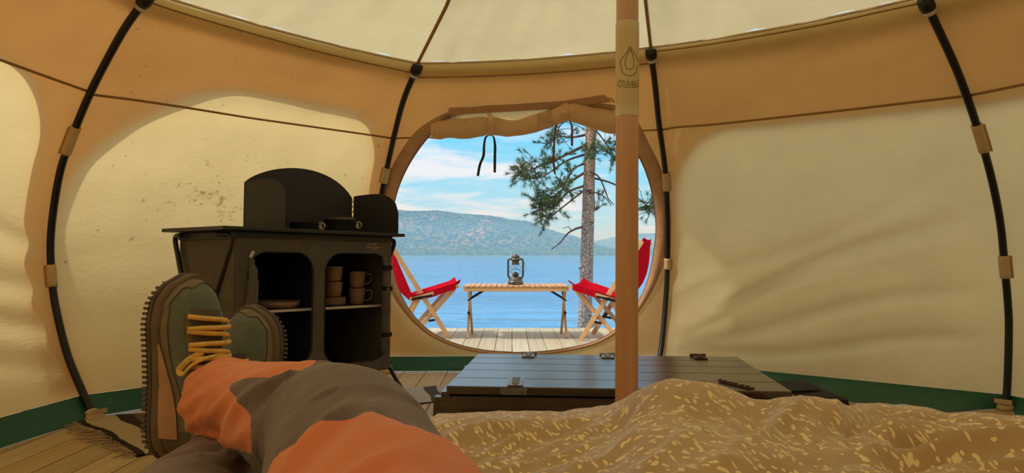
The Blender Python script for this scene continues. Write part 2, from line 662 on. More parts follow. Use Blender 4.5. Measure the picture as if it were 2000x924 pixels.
def resample(rib):
    """rib as a function of height 0..top, extended a little above the pole's tip"""
    c = catmull(rib, 80)
    top = c[-1]
    u = (C - top); u.z = 0; u.normalize()
    c.append(top + u * 0.045 + Vector((0, 0, 0.035)))
    zs = [p.z for p in c]
    for i in range(1, len(zs)): zs[i] = max(zs[i], zs[i - 1] + 1e-4)

    def fn(v):
        z = v * zs[-1]
        for i in range(len(zs) - 1):
            if z <= zs[i + 1]:
                tt = (z - zs[i]) / (zs[i + 1] - zs[i])
                return c[i].lerp(c[i + 1], max(0, tt))
        return c[-1].copy()
    return fn


RF = [resample(r) for r in ribs]


def wall_pt(k, u, v, out=0.0, fold=None):
    """point on the canvas between rib k and k+1"""
    a = RF[k % NR](v); b = RF[(k + 1) % NR](v)
    p = a.lerp(b, u)
    n = Vector((p.x - C.x, p.y - C.y, 0)).normalized()
    e = 4 * u * (1 - u)
    bul = 0.035 * e * math.sin(PI * min(1, v * 1.02))
    # the eave sags a little between two ribs
    sag = -0.02 * e * sstep(0.8, 1.0, v)
    f = fold(u, v) if fold else 0.0
    return p + n * (bul + 0.022 + out + f) + Vector((0, 0, sag))


def fold_right(u, v):
    e = sstep(0, 0.08, u) * sstep(1, 0.85, u) * sstep(0, .1, v)
    s = 0.0
    for (v0, sl, amp, w, u0, u1) in ((0.14, 0.42, 0.046, 0.030, -.1, 0.85), (0.10, 0.22, 0.034, 0.024, -.1, 0.85), (0.07, 0.10, 0.028, 0.020, 0.1, 0.95), (0.24, 0.42, 0.022, 0.03, 0.0, 0.8), (0.17, 0.30, 0.014, 0.014, -.1, 0.6), (0.80, 0.14, 0.036, 0.026, 0.0, 1.0), (0.90, 0.06, 0.022, 0.02, 0.1, 1.0)):
        d = v - (v0 + sl * u + 0.02 * math.sin(u * 7 + v0 * 30))
        s += amp * math.exp(-(d / w) ** 2) * sstep(u0 - .25, u0 + .1, u) * sstep(u1 + .25, u1 - .35, u)
    s += 0.006 * mnoise.noise(Vector((u * 3, v * 9, 4.2)))
    return -s * e


def fold_left(u, v):
    e = sstep(0, 0.1, u) * sstep(1, 0.9, u)
    s = 0.010 * mnoise.noise(Vector((u * 3 + v * 2, v * 5, 1.7))) + 0.005 * mnoise.noise(Vector((u * 7, v * 11, 9.0)))
    for (v0, sl, amp, w) in ((0.97, -0.10, 0.035, 0.025), (0.87, -0.10, 0.028, 0.03), (0.93, -0.02, 0.02, 0.02)):
        d = v - (v0 + sl * (1 - u) * 1.2 + 0.02 * math.sin(u * 5))
        s += amp * math.exp(-(d / w) ** 2)
    return -s * e


def fold_far_left(u, v):
    s = 0.0
    e = sstep(1, 0.93, u) * sstep(0, .1, v)
    for (v0, sl, amp) in ((0.20, 0.12, 0.03), (0.30, 0.10, 0.026), (0.40, 0.16, 0.03), (0.12, 0.08, 0.02)):
        d = v - (v0 + sl * (1 - u) * 2)
        s += amp * math.exp(-(d / 0.03) ** 2)
    return -s * e


VB = 0.052      # top of the green band as a fraction of the wall's height
UVW = lambda u, v: (u, v)


VBK = {2: .036, 3: .036}


def vmap(v, k=0):
    vb = VBK.get(k, VB)
    return vb + (1 - vb) * v


def panel(name, k, m, fold=None, nu=64, nv=72):
    mb = MB()
    mb.grid(lambda u, v: wall_pt(k, u, vmap(v, k), 0, fold), nu, nv, lambda u, v: (u, vmap(v, k)))
    return tag(mb.build(name, m), kind='structure')


tag(panel('wall_left', 9, M['canvas_wall'], fold_far_left), 'cream canvas tent wall at the far left')
tag(panel('wall_front_left', 0, M['canvas_stained'], fold_left, 80, 80), 'cream canvas tent wall with mildew specks behind the camp kitchen')
tag(panel('wall_front_right', 2, M['canvas_wall'], fold_right, 110, 120), 'cream canvas tent wall with slanting creases at the right')
tag(panel('wall_right', 3, M['canvas_wall'], None), 'cream canvas tent wall at the far right')
mb = MB()
for k in (4, 5, 6, 7, 8):
    mb.grid(lambda u, v: wall_pt(k, u, vmap(v)), 24, 30, lambda u, v: (u, vmap(v)))
tag(mb.build('wall_back', M['canvas_wall']), kind='structure')

# door panel with its round opening -- the rim is found where the photo's outline meets the panel
DOOR = [(1010, 689), (1060, 687), (1110, 680), (1160, 668), (1200, 645), (1235, 608), (1260, 560), (1274, 505), (1280, 450), (1275, 395), (1262, 345), (1242, 300), (1222, 258), (1190, 220), (1130, 205), (1070, 205), (1000, 207), (940, 208), (886, 218), (842, 256), (806, 305), (782, 355), (768, 410), (763, 460), (767, 510), (780, 560), (805, 608), (840, 645), (885, 669), (945, 684)]


def on_door(px, py, out=0.0):
    """where a sight line meets the door panel"""
    d = 4.2
    for _ in range(25):
        p = at(px, py, d)
        v = max(0.0, min(1.0, p.z / 1.8))
        a = RF[1](v); b = RF[2](v)
        u = (p.x - a.x) / (b.x - a.x)
        q = wall_pt(1, max(-.1, min(1.1, u)), v, out)
        d = d * 0.3 + q.y * 0.7
    return u, v, q


hole = []
for px, py in DOOR:
    u, v, q = on_door(px, py)
    hole.append(Vector((u, v, 0)))
hole.append(hole[0].copy())
hole = catmull(hole, 120)[:-1]
NH = len(hole)
hc = Vector((sum(p.x for p in hole) / NH, sum(p.y for p in hole) / NH, 0))


def door_panel(v_lo, out, grow, name, m):
    mb = MB()
    rings = 14
    vs = []; uvs = []
    for r in range(rings + 1):
        s = r / rings
        for p in hole:
            d = p - hc
            q0 = hc + d * (1 + grow)
            # where the ray from the centre leaves the panel
            ts = []
            if d.x > 1e-6: ts.append((1 - hc.x) / d.x)
            if d.x < -1e-6: ts.append((0 - hc.x) / d.x)
            if d.y > 1e-6: ts.append((1 - hc.y) / d.y)
            if d.y < -1e-6: ts.append((v_lo - hc.y) / d.y)
            q1 = hc + d * max(min(ts), 1 + grow)
            q = q0.lerp(q1, s)
            vs.append(wall_pt(1, q.x, q.y, out)); uvs.append((q.x, q.y))
    fs = []
    for r in range(rings):
        for k in range(NH):
            a = r * NH + k; b = r * NH + (k + 1) % NH
            fs.append((a, b, b + NH, a + NH))
    mb.add(vs, fs, uvs)
    # the four corners
    for (cu, cv) in ((0, v_lo), (1, v_lo), (0, 1), (1, 1)):
        best = sorted(range(NH), key=lambda k: (uvs[rings * NH + k][0] - cu) ** 2 + (uvs[rings * NH + k][1] - cv) ** 2)
        k0 = best[0]
        # fan: boundary vertices on both sides next to the corner
        a = rings * NH + k0; b = rings * NH + (k0 + 1) % NH; c = rings * NH + (k0 - 1) % NH
        ci = len(mb.v)
        mb.v.append(wall_pt(1, cu, cv, out)); mb.uv[ci] = (cu, cv)
        for x, y in ((a, b), (c, a)):
            mb.f.append([x, y, ci]); mb.mi.append(0)
    return tag(mb.build(name, m, recalc=False), kind='structure')


door_panel(VB, 0.0, 0.0, 'wall_front', M['canvas_wall'])['label'] = 'tan canvas tent wall around the round door'

# outer skin: a second layer of canvas a hand's breadth outside, with an arched cut-out per panel
def outer_panel(name, k, prm, nu=90, nv=40):
    u0, u1, vt0, vt1, rl, rr, rv = prm

    def vtop(u):
        w = (u - u0) / (u1 - u0)
        top = lerp(vt0, vt1, w)
        if u < u0 + rl: top -= rv * (1 - math.sqrt(max(0, 1 - ((u0 + rl - u) / rl) ** 2)))
        if u > u1 - rr: top -= rv * rr / rl * (1 - math.sqrt(max(0, 1 - ((u - u1 + rr) / rr) ** 2)))
        return top
    mb = MB()
    f = lambda u, v: wall_pt(k, u, v, 0.05)
    if u0 > 0: mb.grid(lambda u, v: f(u0 * u, lerp(VB, 1, v)), 10, nv)
    if u1 < 1: mb.grid(lambda u, v: f(lerp(u1, 1, u), lerp(VB, 1, v)), 10, nv)
    a, b = max(0, u0), min(1, u1)
    mb.grid(lambda u, v: f(lerp(a, b, .5 - .5 * math.cos(PI * u)), lerp(vtop(lerp(a, b, .5 - .5 * math.cos(PI * u))), 1, v)), nu, nv)
    return tag(mb.build(name, M['canvas_outer']), kind='structure')


outer_panel('wall_outer_left', 9, (-0.3, 0.90, 0.88, 0.80, 0.3, 0.22, 0.2))
outer_panel('wall_outer_front_left', 0, (0.015, 0.925, 0.875, 0.865, 0.42, 0.14, 0.42))
outer_panel('wall_outer_front_right', 2, (0.05, 1.3, 0.79, 0.79, 0.24, 0.16, 0.2))
outer_panel('wall_outer_right', 3, (-0.3, 0.95, 0.785, 0.785, 0.2, 0.2, 0.2))
door_panel(VB, 0.045, 0.045, 'wall_outer_front', M['canvas_outer'])
for k in (4, 5, 6, 7, 8):
    outer_panel('wall_outer_back', k, (0.05, 0.95, 0.8, 0.8, 0.25, 0.25, 0.2), 30, 20)

# green band at the foot of the wall
def band_obj(name, ks):
    mb = MB()
    for k in ks:
        mb.grid(lambda u, v: wall_pt(k, u, lerp(0.006 if k in (0, 1) else 0.001, VBK.get(k, VB), v), -0.004 - .26 * (1 - v) ** 1.5 * sstep(0, .12, u) * sstep(1, .9, u) * (k in (2, 3)) + 0.010 * (v - 1) * mnoise.noise(Vector((u * 7 + k * 9, v * 1.5, 3)))), 48, 8)
    return tag(mb.build(name, M['green_pvc']), kind='structure')


band_obj('baseboard_left', [9])['label'] = 'green fabric band along the foot of the left wall'
band_obj('baseboard_front_left', [0])
band_obj('baseboard_front', [1])
band_obj('baseboard_front_right', [2])['label'] = 'green fabric band along the foot of the right wall'
band_obj('baseboard_right', [3])
band_obj('baseboard_back', [4, 5, 6, 7, 8])

# roof: flat shoulders, then the concave rise to the tip of the pole
ROOF = [(0, 0), (0.27, 0.125), (0.52, 0.33), (0.76, 0.68), (0.95, 1.12), (1.0, 1.2)]


def roof_pt(k, u, s):
    e = 4 * u * (1 - u)
    base = wall_pt(k, u, 1.0, -0.03) - Vector((0, 0, 0))
    apex = C + Vector((0.0, 0.0, 1.80))
    p = base.lerp(Vector((C.x, C.y, base.z)), s * 0.985)
    rise = 0
    for (s0, h0), (s1, h1) in zip(ROOF, ROOF[1:]):
        if s <= s1:
            rise = lerp(h0, h1, (s - s0) / (s1 - s0)); break
    else:
        rise = ROOF[-1][1]
    w = 0.010 * mnoise.noise(Vector((u * 5 + k * 3.1, s * 2.0, 2.2))) * sstep(0, 0.1, s) + 0.010 * mnoise.noise(Vector((u * 16 + k * 3.1, s * 3.0, 5.2)))
    p.z = base.z + rise * 0.98 - 0.035 * e * math.sin(PI * min(1, s * 1.1)) + w * sstep(0, .12, u) * sstep(1, .88, u)
    return p


mb = MB()
for k in range(NR):
    mb.grid(lambda u, v: roof_pt(k, u, v), 40, 40)
    mb.grid(lambda u, v: wall_pt(k, u, 1.0, lerp(0.12, -0.03, v)) - Vector((0, 0, .008 * min(1, (1 - v) * 4) + .05 * max(0, .6 - v))), 40, 10)
tag(mb.build('ceiling', M['canvas_roof']), 'pale cream canvas roof rising to the centre pole', kind='structure')

# seams: the cord along the walls, the eave piping, the roof ribs
trim_i = [0]


def trim(pts, r, m, flatten=1.0, label=None):
    trim_i[0] += 1
    mb = MB(); mb.tube(pts, r, 6, flatten=flatten)
    return tag(mb.build('trim_%d' % trim_i[0], m), label, kind='structure')


for k, va, vb in ((9, 0.80, 0.80), (0, 0.795, 0.80), (1, 0.80, 0.797), (2, 0.797, 0.80), (3, 0.80, 0.80)):
    fo = {9: fold_far_left, 0: fold_left, 2: fold_right}.get(k)
    if k == 1:
        trim([wall_pt(k, i / 40, lerp(va, vb, i / 40), -0.003) for i in range(0, 7)], 0.005, M['seam'])
        trim([wall_pt(k, i / 40, lerp(va, vb, i / 40), -0.003) for i in range(33, 41)], 0.005, M['seam'])
    else:
        trim([wall_pt(k, i / 60, lerp(va, vb, i / 60), -0.003, fo) for i in range(61)], 0.006, M['seam'])
for k in (9, 0, 1, 2, 3):
    fo = {9: fold_far_left, 0: fold_left, 2: fold_right}.get(k)
    trim([wall_pt(k, i / 50, 0.997, -0.028, None) for i in range(51)], 0.007, M['sleeve_cloth'])
for k in (0, 1, 2, 3, 4):
    trim([roof_pt(k, 0.0, i / 30) - Vector((0, 0, 0.004)) for i in range(30)], 0.009, M['seam'])

for k_, va_ in ((0, .985), (1, .965), (2, .99)):
    trim([wall_pt(k_, i / 40, lerp(va_, .975, 0 if k_ == 1 else (i / 40 if k_ == 0 else 0)), -0.004, {0: fold_left, 2: fold_right}.get(k_)) for i in range(41)], 0.0035, M['seam'])
# rim of the door opening
rimw = MB()
prof = [(0.0, -0.004), (0.0, -0.012), (0.085, -0.010), (0.09, -0.002)]
vs = []
for r, (g, o_) in enumerate(prof):
    for p in hole:
        d = (p - hc).normalized()
        gg = g * lerp(.22, 1.0, sstep(-.85, .2, d.y)) * lerp(1, .25, sstep(.6, .85, d.y))
        q = p + Vector((d.x * gg * 0.6, d.y * gg * 0.55, 0))
        vs.append(wall_pt(1, q.x, q.y, o_))
fs = []
for r in range(len(prof) - 1):
    for k in range(NH):
        a = r * NH + k; b = r * NH + (k + 1) % NH
        fs.append((a, b, b + NH, a + NH))
rimw.add(vs, fs)
trim_i[0] += 1
tag(rimw.build('trim_%d' % trim_i[0], M['canvas_hem']), 'brown hem around the round door opening', kind='structure')
trim([wall_pt(1, p.x, p.y, -0.006) for p in hole] + [wall_pt(1, hole[0].x, hole[0].y, -0.006)], 0.006, M['strap_brown'])

# rolled-up door flap, its header strip, ties
fr = thing('rolled_door_flap', 'rolled up tan canvas flap tied above the round door', 'tent flap', on_door(1020, 240)[2])
roll_c = [(838, 249), (850, 247), (870, 244), (910, 245), (953, 241), (1000, 248), (1050, 238), (1085, 226), (1104, 218), (1125, 222), (1160, 233), (1200, 241), (1222, 241)]
roll_r = [12, 15, 17, 18, 17, 14, 16.5, 16, 15, 17, 20, 20, 17]
pts = []; rad = []
for (px, py), r in zip(roll_c, roll_r):
    q = on_door(px, py, -0.075)[2]
    pts.append(q); rad.append(r * q.y / F_PX * 1.2)
n = 110
cp = catmull(pts, n)
cr_ = [p.x for p in catmull([Vector((r, 0, 0)) for r in rad], n)]
mb = MB()
SEG = 40


def roll_fn(u, v):
    i = min(int(u * n), n)
    c = cp[i]; r = cr_[i]
    a = v * 2 * PI * 1.35
    rr = r * (1.0 - 0.10 * v) * (1 + 0.12 * mnoise.noise(Vector((u * 9, math.sin(a) * 1.3, math.cos(a) * 1.3))) + 0.11 * math.sin(u * 60 + 2.5 * math.sin(a)) * mnoise.noise(Vector((u * 14, 3, a * .3))))
    for pu in (0.33, 0.70):
        rr *= 1 - 0.16 * math.exp(-((u - pu) / 0.014) ** 2)
    return c + Vector((0, math.cos(a) * rr * 0.8, math.sin(a) * rr))


mb.grid(roll_fn, n, SEG)
# closed coil ends
for i in (0, n):
    vs = [roll_fn(i / n, j / 30 / 1.35) for j in range(30)]
    mb.add(vs + [cp[i]], [(j, (j + 1) % 30, 30) for j in range(30)])
mb.build('flap_roll', M['canvas_flap'], fr)
# cloth of the flap coming down from the strip to the roll
mb = MB()
top_px = [(880, 212), (953, 209), (1000, 208), (1060, 205), (1104, 202), (1150, 200), (1190, 206)]
bot_px = [(880, 236), (953, 224), (1005, 236), (1060, 218), (1104, 205), (1150, 212), (1200, 222)]
tc_ = catmull([on_door(x, y, -0.03)[2] for x, y in top_px], 40)
bc_ = catmull([on_door(x, y + 8, -0.05)[2] for x, y in bot_px], 40)
mb.grid(lambda u, v: tc_[int(u * 40)].lerp(bc_[int(u * 40)], v) + Vector((0, 0.01 * math.sin(u * 30) * v, 0)), 40, 6)
mb.build('flap_cloth', M['canvas_wall'], fr)
mb = MB()
a_px = [(877, 201), (960, 200), (1050, 198), (1120, 193), (1180, 186)]
b_px = [(872, 216), (960, 213), (1050, 211), (1120, 207), (1195, 201)]
ac = catmull([on_door(x, y, -0.034)[2] for x, y in a_px], 30)
bc = catmull([on_door(x, y, -0.036)[2] for x, y in b_px], 30)
mb.grid(lambda u, v: ac[int(u * 30)].lerp(bc[int(u * 30)], v), 30, 2)
mb.grid(lambda u, v: ac[int(u * 30)].lerp(bc[int(u * 30)], v) + Vector((0, .006, 0)), 30, 2)
# folded strip ends
for (x, y, dx) in ((868, 214, -1), (1196, 196, 1)):
    q = on_door(x, y, -0.04)[2]
    mb.tube([q + Vector((-.02 * dx, 0, 0.006)), q, q + Vector((0.012 * dx, 0, -0.018))], [0.008, 0.010, 0.006], 8, flatten=.6)
mb.build('header_strip', M['flap_strip'], fr)
for px in (953, 1104):
    mb = MB()
    y0 = 214 if px == 953 else 206
    pl = [on_door(px, y0, -0.05)[2], on_door(px, y0 + 12, -0.13)[2], on_door(px, 244 if px == 953 else 222, -0.155)[2], on_door(px, 262 if px == 953 else 238, -0.12)[2]]
    c = catmull(pl, 16)
    mb.grid(lambda u, v: c[int(v * 16)] + Vector(((u - .5) * 0.028, -0.004 - 0.002 * math.sin(u * PI), 0)), 3, 16)
    mb.build('strap', M['canvas_flap'], fr)


def ribbon(path_px, m, w=0.012, out=-0.12):
    c = catmull([on_door(x, y, out)[2] for x, y in path_px], 30)
    mb = MB()
    for i in range(30):
        p, q = c[i], c[i + 1]
        tw = 0.5 + 0.5 * math.sin(i * 0.22)
        ax = Vector((math.cos(tw * .8), math.sin(tw * .8), 0)) * w / 2
        th = Vector((0, 0.0012, 0))
        mb.add([p - ax - th, p + ax - th, q + ax - th, q - ax - th, p - ax + th, p + ax + th, q + ax + th, q - ax + th], [(0, 1, 2, 3), (7, 6, 5, 4), (0, 3, 7, 4), (1, 5, 6, 2)])
    return mb.build('tie', m, fr)


ribbon([(953, 258), (944, 264), (941, 280), (940, 300), (933, 318), (929, 340)], M['strap_dark'], 0.016)
ribbon([(953, 258), (960, 264), (963, 280), (963, 305), (963, 334)], M['strap_dark'], 0.016)
ribbon([(1088, 242), (1084, 258), (1082, 290), (1081, 315), (1084, 340)], M['strap_brown'], 0.014, -0.1)
ribbon([(1114, 236), (1118, 250), (1118, 268), (1118, 286)], M['strap_brown'], 0.014, -0.1)

# ribs (curved wall poles), each with its webbing loops, tip and foot
RIB_LABEL = {0: 'curved black tent pole at the far left behind the rag rug',
             1: 'curved black tent pole left of the round door, behind the windshield',
             2: 'curved black tent pole right of the round door, just beside the centre pole',
             3: 'curved black tent pole at the far right by the patterned duvet'}
LOOPS = {0: (0.62, 1.24), 1: (0.64, 1.21), 2: (0.66, 1.17), 3: (0.66, 1.24)}
for k in range(4):
    c = catmull(ribs[k], 70)
    o = thing('tent_pole', RIB_LABEL[k], 'tent pole', c[0], group=None)
    n_in = [Vector((C.x - p.x, C.y - p.y, 0)).normalized() for p in c]
    pts = [p + d * 0.004 for p, d in zip(c, n_in)]
    mb = MB(); mb.tube(pts, 0.0165, 12)
    mb.build('pole_tube', M['pole_black'], o)
    for zc in LOOPS[k]:
        seg = [p for p in pts if abs(p.z - zc) < 0.062]
        seg = catmull([seg[0], seg[len(seg) // 2], seg[-1]], 6)
        mb = MB(); mb.tube(seg, 0.0235, 14, flatten=0.9)
        d = Vector((seg[3].x - C.x, seg[3].y - C.y, 0)).normalized()
        tg = (seg[-1] - seg[0]).normalized()
        sd = d.cross(tg).normalized()
        for i in range(6):
            mb.bar(seg[i] + d * 0.014, seg[i + 1] + d * 0.014, 0.058, 0.004, up=d)
        mb.build('webbing_loop', M['sleeve_cloth'], o)
    # tip: black cup with a white ring, stitched to a canvas patch
    tip = pts[-1]; tg = (pts[-1] - pts[-3]).normalized()
    mb = MB(); mb.tube([tip - tg * 0.018, tip + tg * 0.0, tip + tg * 0.035], [0.028, 0.031, 0.029], 12)
    mb.build('pole_tip', M['pole_black'], o)
    mb = MB(); mb.tube([tip - tg * 0.038, tip - tg * 0.02], [0.026, 0.028], 12)
    mb.build('tip_collar', M['pale_edge'], o)
    mb = MB(); f0 = pts[0]
    mb.tube([f0 + Vector((0, 0, 0.0)), f0 + Vector((0, 0, 0.022))], [0.04, 0.034], 14)
    mb.tube([pts[1] + Vector((0, 0, -0.01)), pts[2]], [0.026, 0.024], 12)
    mb.bar(f0 + n_in[0] * 0.03 + Vector((0, 0, .03)), f0 + n_in[0] * 0.03 + Vector((0, 0, .05)), 0.07, 0.006, up=n_in[0])
    mb.build('pole_foot', M['sleeve_cloth'], o)
# creases and canvas patches at the tips
# ------------------------------------------------------------------ centre pole
PX, PD = 1222, 1.87
pc = on_z(1221, 900, 0); pole_x = (1221 - 1000) / F_PX * PD
cpole = thing('centre_pole', 'round wooden centre pole with a pale printed sleeve near the top', 'tent pole', (pole_x, PD, 0), (0, D(0.35), 0))
RP = 0.0295


def pole_lathe(z0, z1, r):
    mb = MB()
    mb.lathe([(0, z0), (r - .002, z0), (r, z0 + .003)] + [(r, lerp(z0 + .003, z1 - .003, i / 8)) for i in range(9)] + [(r - .002, z1), (0, z1)], seg=36)
    return mb


zs0 = at(1225, 230, PD).z; zs1 = at(1228, 44, PD).z
pole_lathe(0, zs0 + .004, RP).build('lower_section', M['pole_wood'], cpole, local=True)
pole_lathe(zs1 - .002, 2.93, RP - .0005).build('upper_section', M['pole_wood'], cpole, local=True)
slv = pole_lathe(zs0, zs1, RP + .0012).build('sleeve', M['bamboo'], cpole, local=True)
tag(slv, 'pale sleeve with a line emblem')
RS = RP + .0016


def wrap(x, z):
    a = x / RS
    return Vector((RS * math.sin(a), -RS * math.cos(a), z))


def zpx(py): return at(1226, py, PD).z


SX = PD / F_PX
mb = MB()


def stroke(ptsx, r=0.0008):
    mb.tube([wrap(x, z) for x, z in ptsx], r, 5)


def cur(pl, n=24):
    return [(p.x, p.y) for p in catmull([Vector((a * SX, zpx(b), 0)) for a, b in pl], n)]


stroke(cur([(2, 102), (-3, 112), (-7, 122), (-8, 132), (-5, 139), (1, 141), (7, 139), (10, 131), (9, 121), (6, 111), (2, 102)], 40))
stroke(cur([(2, 97), (-2, 104), (-10, 115), (-21, 127)]))
stroke(cur([(2, 97), (6, 104), (14, 113), (23, 124)]))
stroke(cur([(-17, 127), (-16, 138), (-12, 148), (-3, 153), (4, 153), (12, 149), (17, 142), (20, 131)]))
mb.build('emblem', M['burn'], slv, local=True)
vs, fs = text_mesh('LOTUS·BELLE', 0.026)
mb = MB()
mb.add([wrap(v.x * 0.47, zpx(177) + v.y + 3.0 * v.x * v.x * .47) for v in vs], fs)
mb.build('lettering', M['burn'], slv, local=True)

# ------------------------------------------------------------------ outside: ground, lake, far shore
def simple(name, builder):
    m = bpy.data.materials.new(name); m.use_nodes = True
    t = NT(m.node_tree)
    builder(t)
    return m


def water(t):
    tc = t.n('ShaderNodeTexCoord')
    o = tc.outputs['Object']
    n1 = t.noise(t.mapping(o, scale=(0.55, 1.5, 1)), 1.0, 4, 0.55, 0.5)
    n2 = t.noise(t.mapping(o, scale=(2.2, 6.0, 1)), 1.0, 3, 0.55, 0.4)
    n3 = t.noise(t.mapping(o, scale=(0.03, 0.10, 1)), 1.0, 3, 0.5)
    n0 = t.noise(t.mapping(o, scale=(0.10, 0.34, 1)), 1.0, 4, 0.6, 0.6)
    h = t.math('ADD', t.math('ADD', t.math('MULTIPLY', n1, 0.34), t.math('MULTIPLY', n2, 0.08)), t.math('MULTIPLY', n0, 1.3))
    bp = t.n('ShaderNodeBump', inp={'Strength': 1.0, 'Distance': 1.0, 'Height': h})
    col = t.ramp(n3, [(0.35, srgb(62, 138, 200)), (0.65, srgb(82, 160, 218))])
    b = t.n('ShaderNodeBsdfPrincipled', inp={'Base Color': col, 'Roughness': 0.05, 'Normal': bp.outputs[0], 'IOR': 1.33})
    t.n('ShaderNodeOutputMaterial', inp={0: b})


def forest(t):
    tc = t.n('ShaderNodeTexCoord')
    o = tc.outputs['Object']
    n1 = t.noise(t.mapping(o, scale=(1, 0.35, 0.35)), 0.10, 4, 0.7)
    n2 = t.noise(o, 0.006, 4, 0.6)
    n3 = t.noise(t.mapping(o, loc=(40, 0, 0), scale=(1, .6, 1)), 0.008, 4, 0.62)
    c = t.ramp(n1, [(0.36, srgb(24, 42, 40)), (0.5, srgb(66, 88, 66)), (0.64, srgb(140, 146, 104))])
    rock = t.smooth(n3, 0.55, 0.68)
    c = t.mix(t.math('MULTIPLY', t.math('MULTIPLY', rock, t.smooth(n1, 0.42, 0.58)), .7), c, srgb(206, 160, 154))
    c = t.mix(t.math('MULTIPLY', t.smooth(n2, 0.35, 0.7), 0.35), c, srgb(50, 80, 62))
    bp = t.n('ShaderNodeBump', inp={'Strength': 1.0, 'Distance': 9.0, 'Height': n1})
    b = t.n('ShaderNodeBsdfDiffuse', inp={0: c, 'Normal': bp.outputs[0]})
    t.n('ShaderNodeOutputMaterial', inp={0: b})


M['water'] = simple('rippled lake water', water)
M['forest'] = simple('forested hillside', forest)
M['shore'] = mat('forest floor', srgb(96, 92, 66), 0.95, var=0.4, vscale=1.5, col2=srgb(60, 66, 40))
M['far_tree'] = mat('pale green far trees', srgb(120, 140, 84), 0.9, var=0.4, vscale=0.08, col2=srgb(70, 96, 60))

mb = MB()
mb.grid(lambda u, v: Vector((lerp(-60, 60, u), lerp(-60, 8.6 + 0.35 * mnoise.noise(Vector((u * 40, 0, 0))), v), -0.75 - 0.5 * sstep(.9, 1, v) + 0.15 * mnoise.noise(Vector((u * 20, v * 20, 0))))), 60, 60)
tag(mb.build('ground', M['shore']), 'forest floor around the deck', kind='structure')
LAKE_Z = -0.95
mb = MB()
mb.grid(lambda u, v: Vector((lerp(-2600, 2600, u), 7.4 + (1420 - 7.4) * v ** 3, LAKE_Z)), 40, 60)
tag(mb.build('lake', M['water']), 'blue rippled lake beyond the deck', 'lake', kind='structure')

DM = 2100.0
sk = [(-900, 452), (200, 440), (500, 424), (700, 414), (770, 410), (810, 413), (860, 412), (905, 418), (960, 422), (1000, 430), (1030, 432), (1060, 445), (1090, 455), (1120, 462), (1150, 474), (1175, 484), (1230, 490), (1500, 493), (2600, 493)]


def hillz(px, table, d):
    return CAM_H + (497 - interp(px, table)) / F_PX * d


def hill(name, table, d0, d1, x0, x1, label, seed):
    def fn(u, v):
        x = lerp(x0, x1, u)
        px = 1000 + F_PX * x / d1
        hz = hillz(px, table, d1)
        y = lerp(d0, d1, min(1, v / 0.8)) if v < .8 else d1 + (v - .8) * 5 * 500
        pf = v / 0.8 if v < .8 else 1 - (v - .8) * 5 * .8
        prof_ = sstep(0, 1, max(0, min(1, pf))) ** 0.85 if v < .8 else pf
        nz = 9 * mnoise.noise(Vector((x * .006, y * .006, seed))) + 5 * mnoise.noise(Vector((x * .02, y * .02, seed)))
        tr = 3.0 * abs(mnoise.noise(Vector((x * .09, y * .05, seed))))
        return Vector((x, y, LAKE_Z + max(0, hz) * prof_ + nz * min(1, pf) * (1 - abs(2 * pf - 1)) + tr * min(1, pf * 6)))
    mb = MB(); mb.grid(fn, 420, 60)
    return tag(mb.build(name, M['forest']), label, kind='structure')


hill('hill', sk, 1380, DM, -2300, 1500, 'long forested hill across the lake', 3.0)
sk2 = [(600, 485), (1000, 482), (1100, 478), (1165, 470), (1200, 463), (1245, 457), (1275, 456), (1330, 462), (1500, 440), (2300, 470)]
hill('far_hill', sk2, 2300, 3300, -1500, 3200, 'blue hill far behind the first one', 8.0)

# band of trees along the far shore: beyond counting
rng = random.Random(3)
mb = MB()
for i in range(3400):
    x = rng.uniform(-420, 520)
    y = 1370 + rng.uniform(0, 60)
    h = rng.uniform(7, 13) * (1 + 0.3 * mnoise.noise(Vector((x * .02, 0, 0))))
    r = h * rng.uniform(.16, .24)
    z0 = LAKE_Z + (y - 1370) * .05
    vs = [(x + r * math.cos(a), y + r * math.sin(a), z0 + h * .05) for a in (0, PI / 3, 2 * PI / 3, PI, 4 * PI / 3, 5 * PI / 3)] + [(x, y, z0 + h)]
    mb.add(vs, [(k, (k + 1) % 6, 6) for k in range(6)])
o = mb.build('shore_trees', M['far_tree'], smooth=False)
tag(o, 'pale green band of trees along the far shore', 'trees', kind='stuff')

# aerial haze over the lake: a thin scattering volume
hz = bpy.data.materials.new('blue air haze'); hz.use_nodes = True
t = NT(hz.node_tree)
vsn = t.n('ShaderNodeVolumeScatter', inp={'Color': (0.20, 0.47, 0.92, 1), 'Density': 0.001, 'Anisotropy': 0.0})
on = t.n('ShaderNodeOutputMaterial'); t.t.links.new(vsn.outputs[0], on.inputs['Volume'])
mb = MB(); mb.box((0, 1790, 34), (7000, 3400, 70))
ho = mb.build('haze', hz)
tag(ho, 'blue haze lying over the lake and hills', kind='structure')

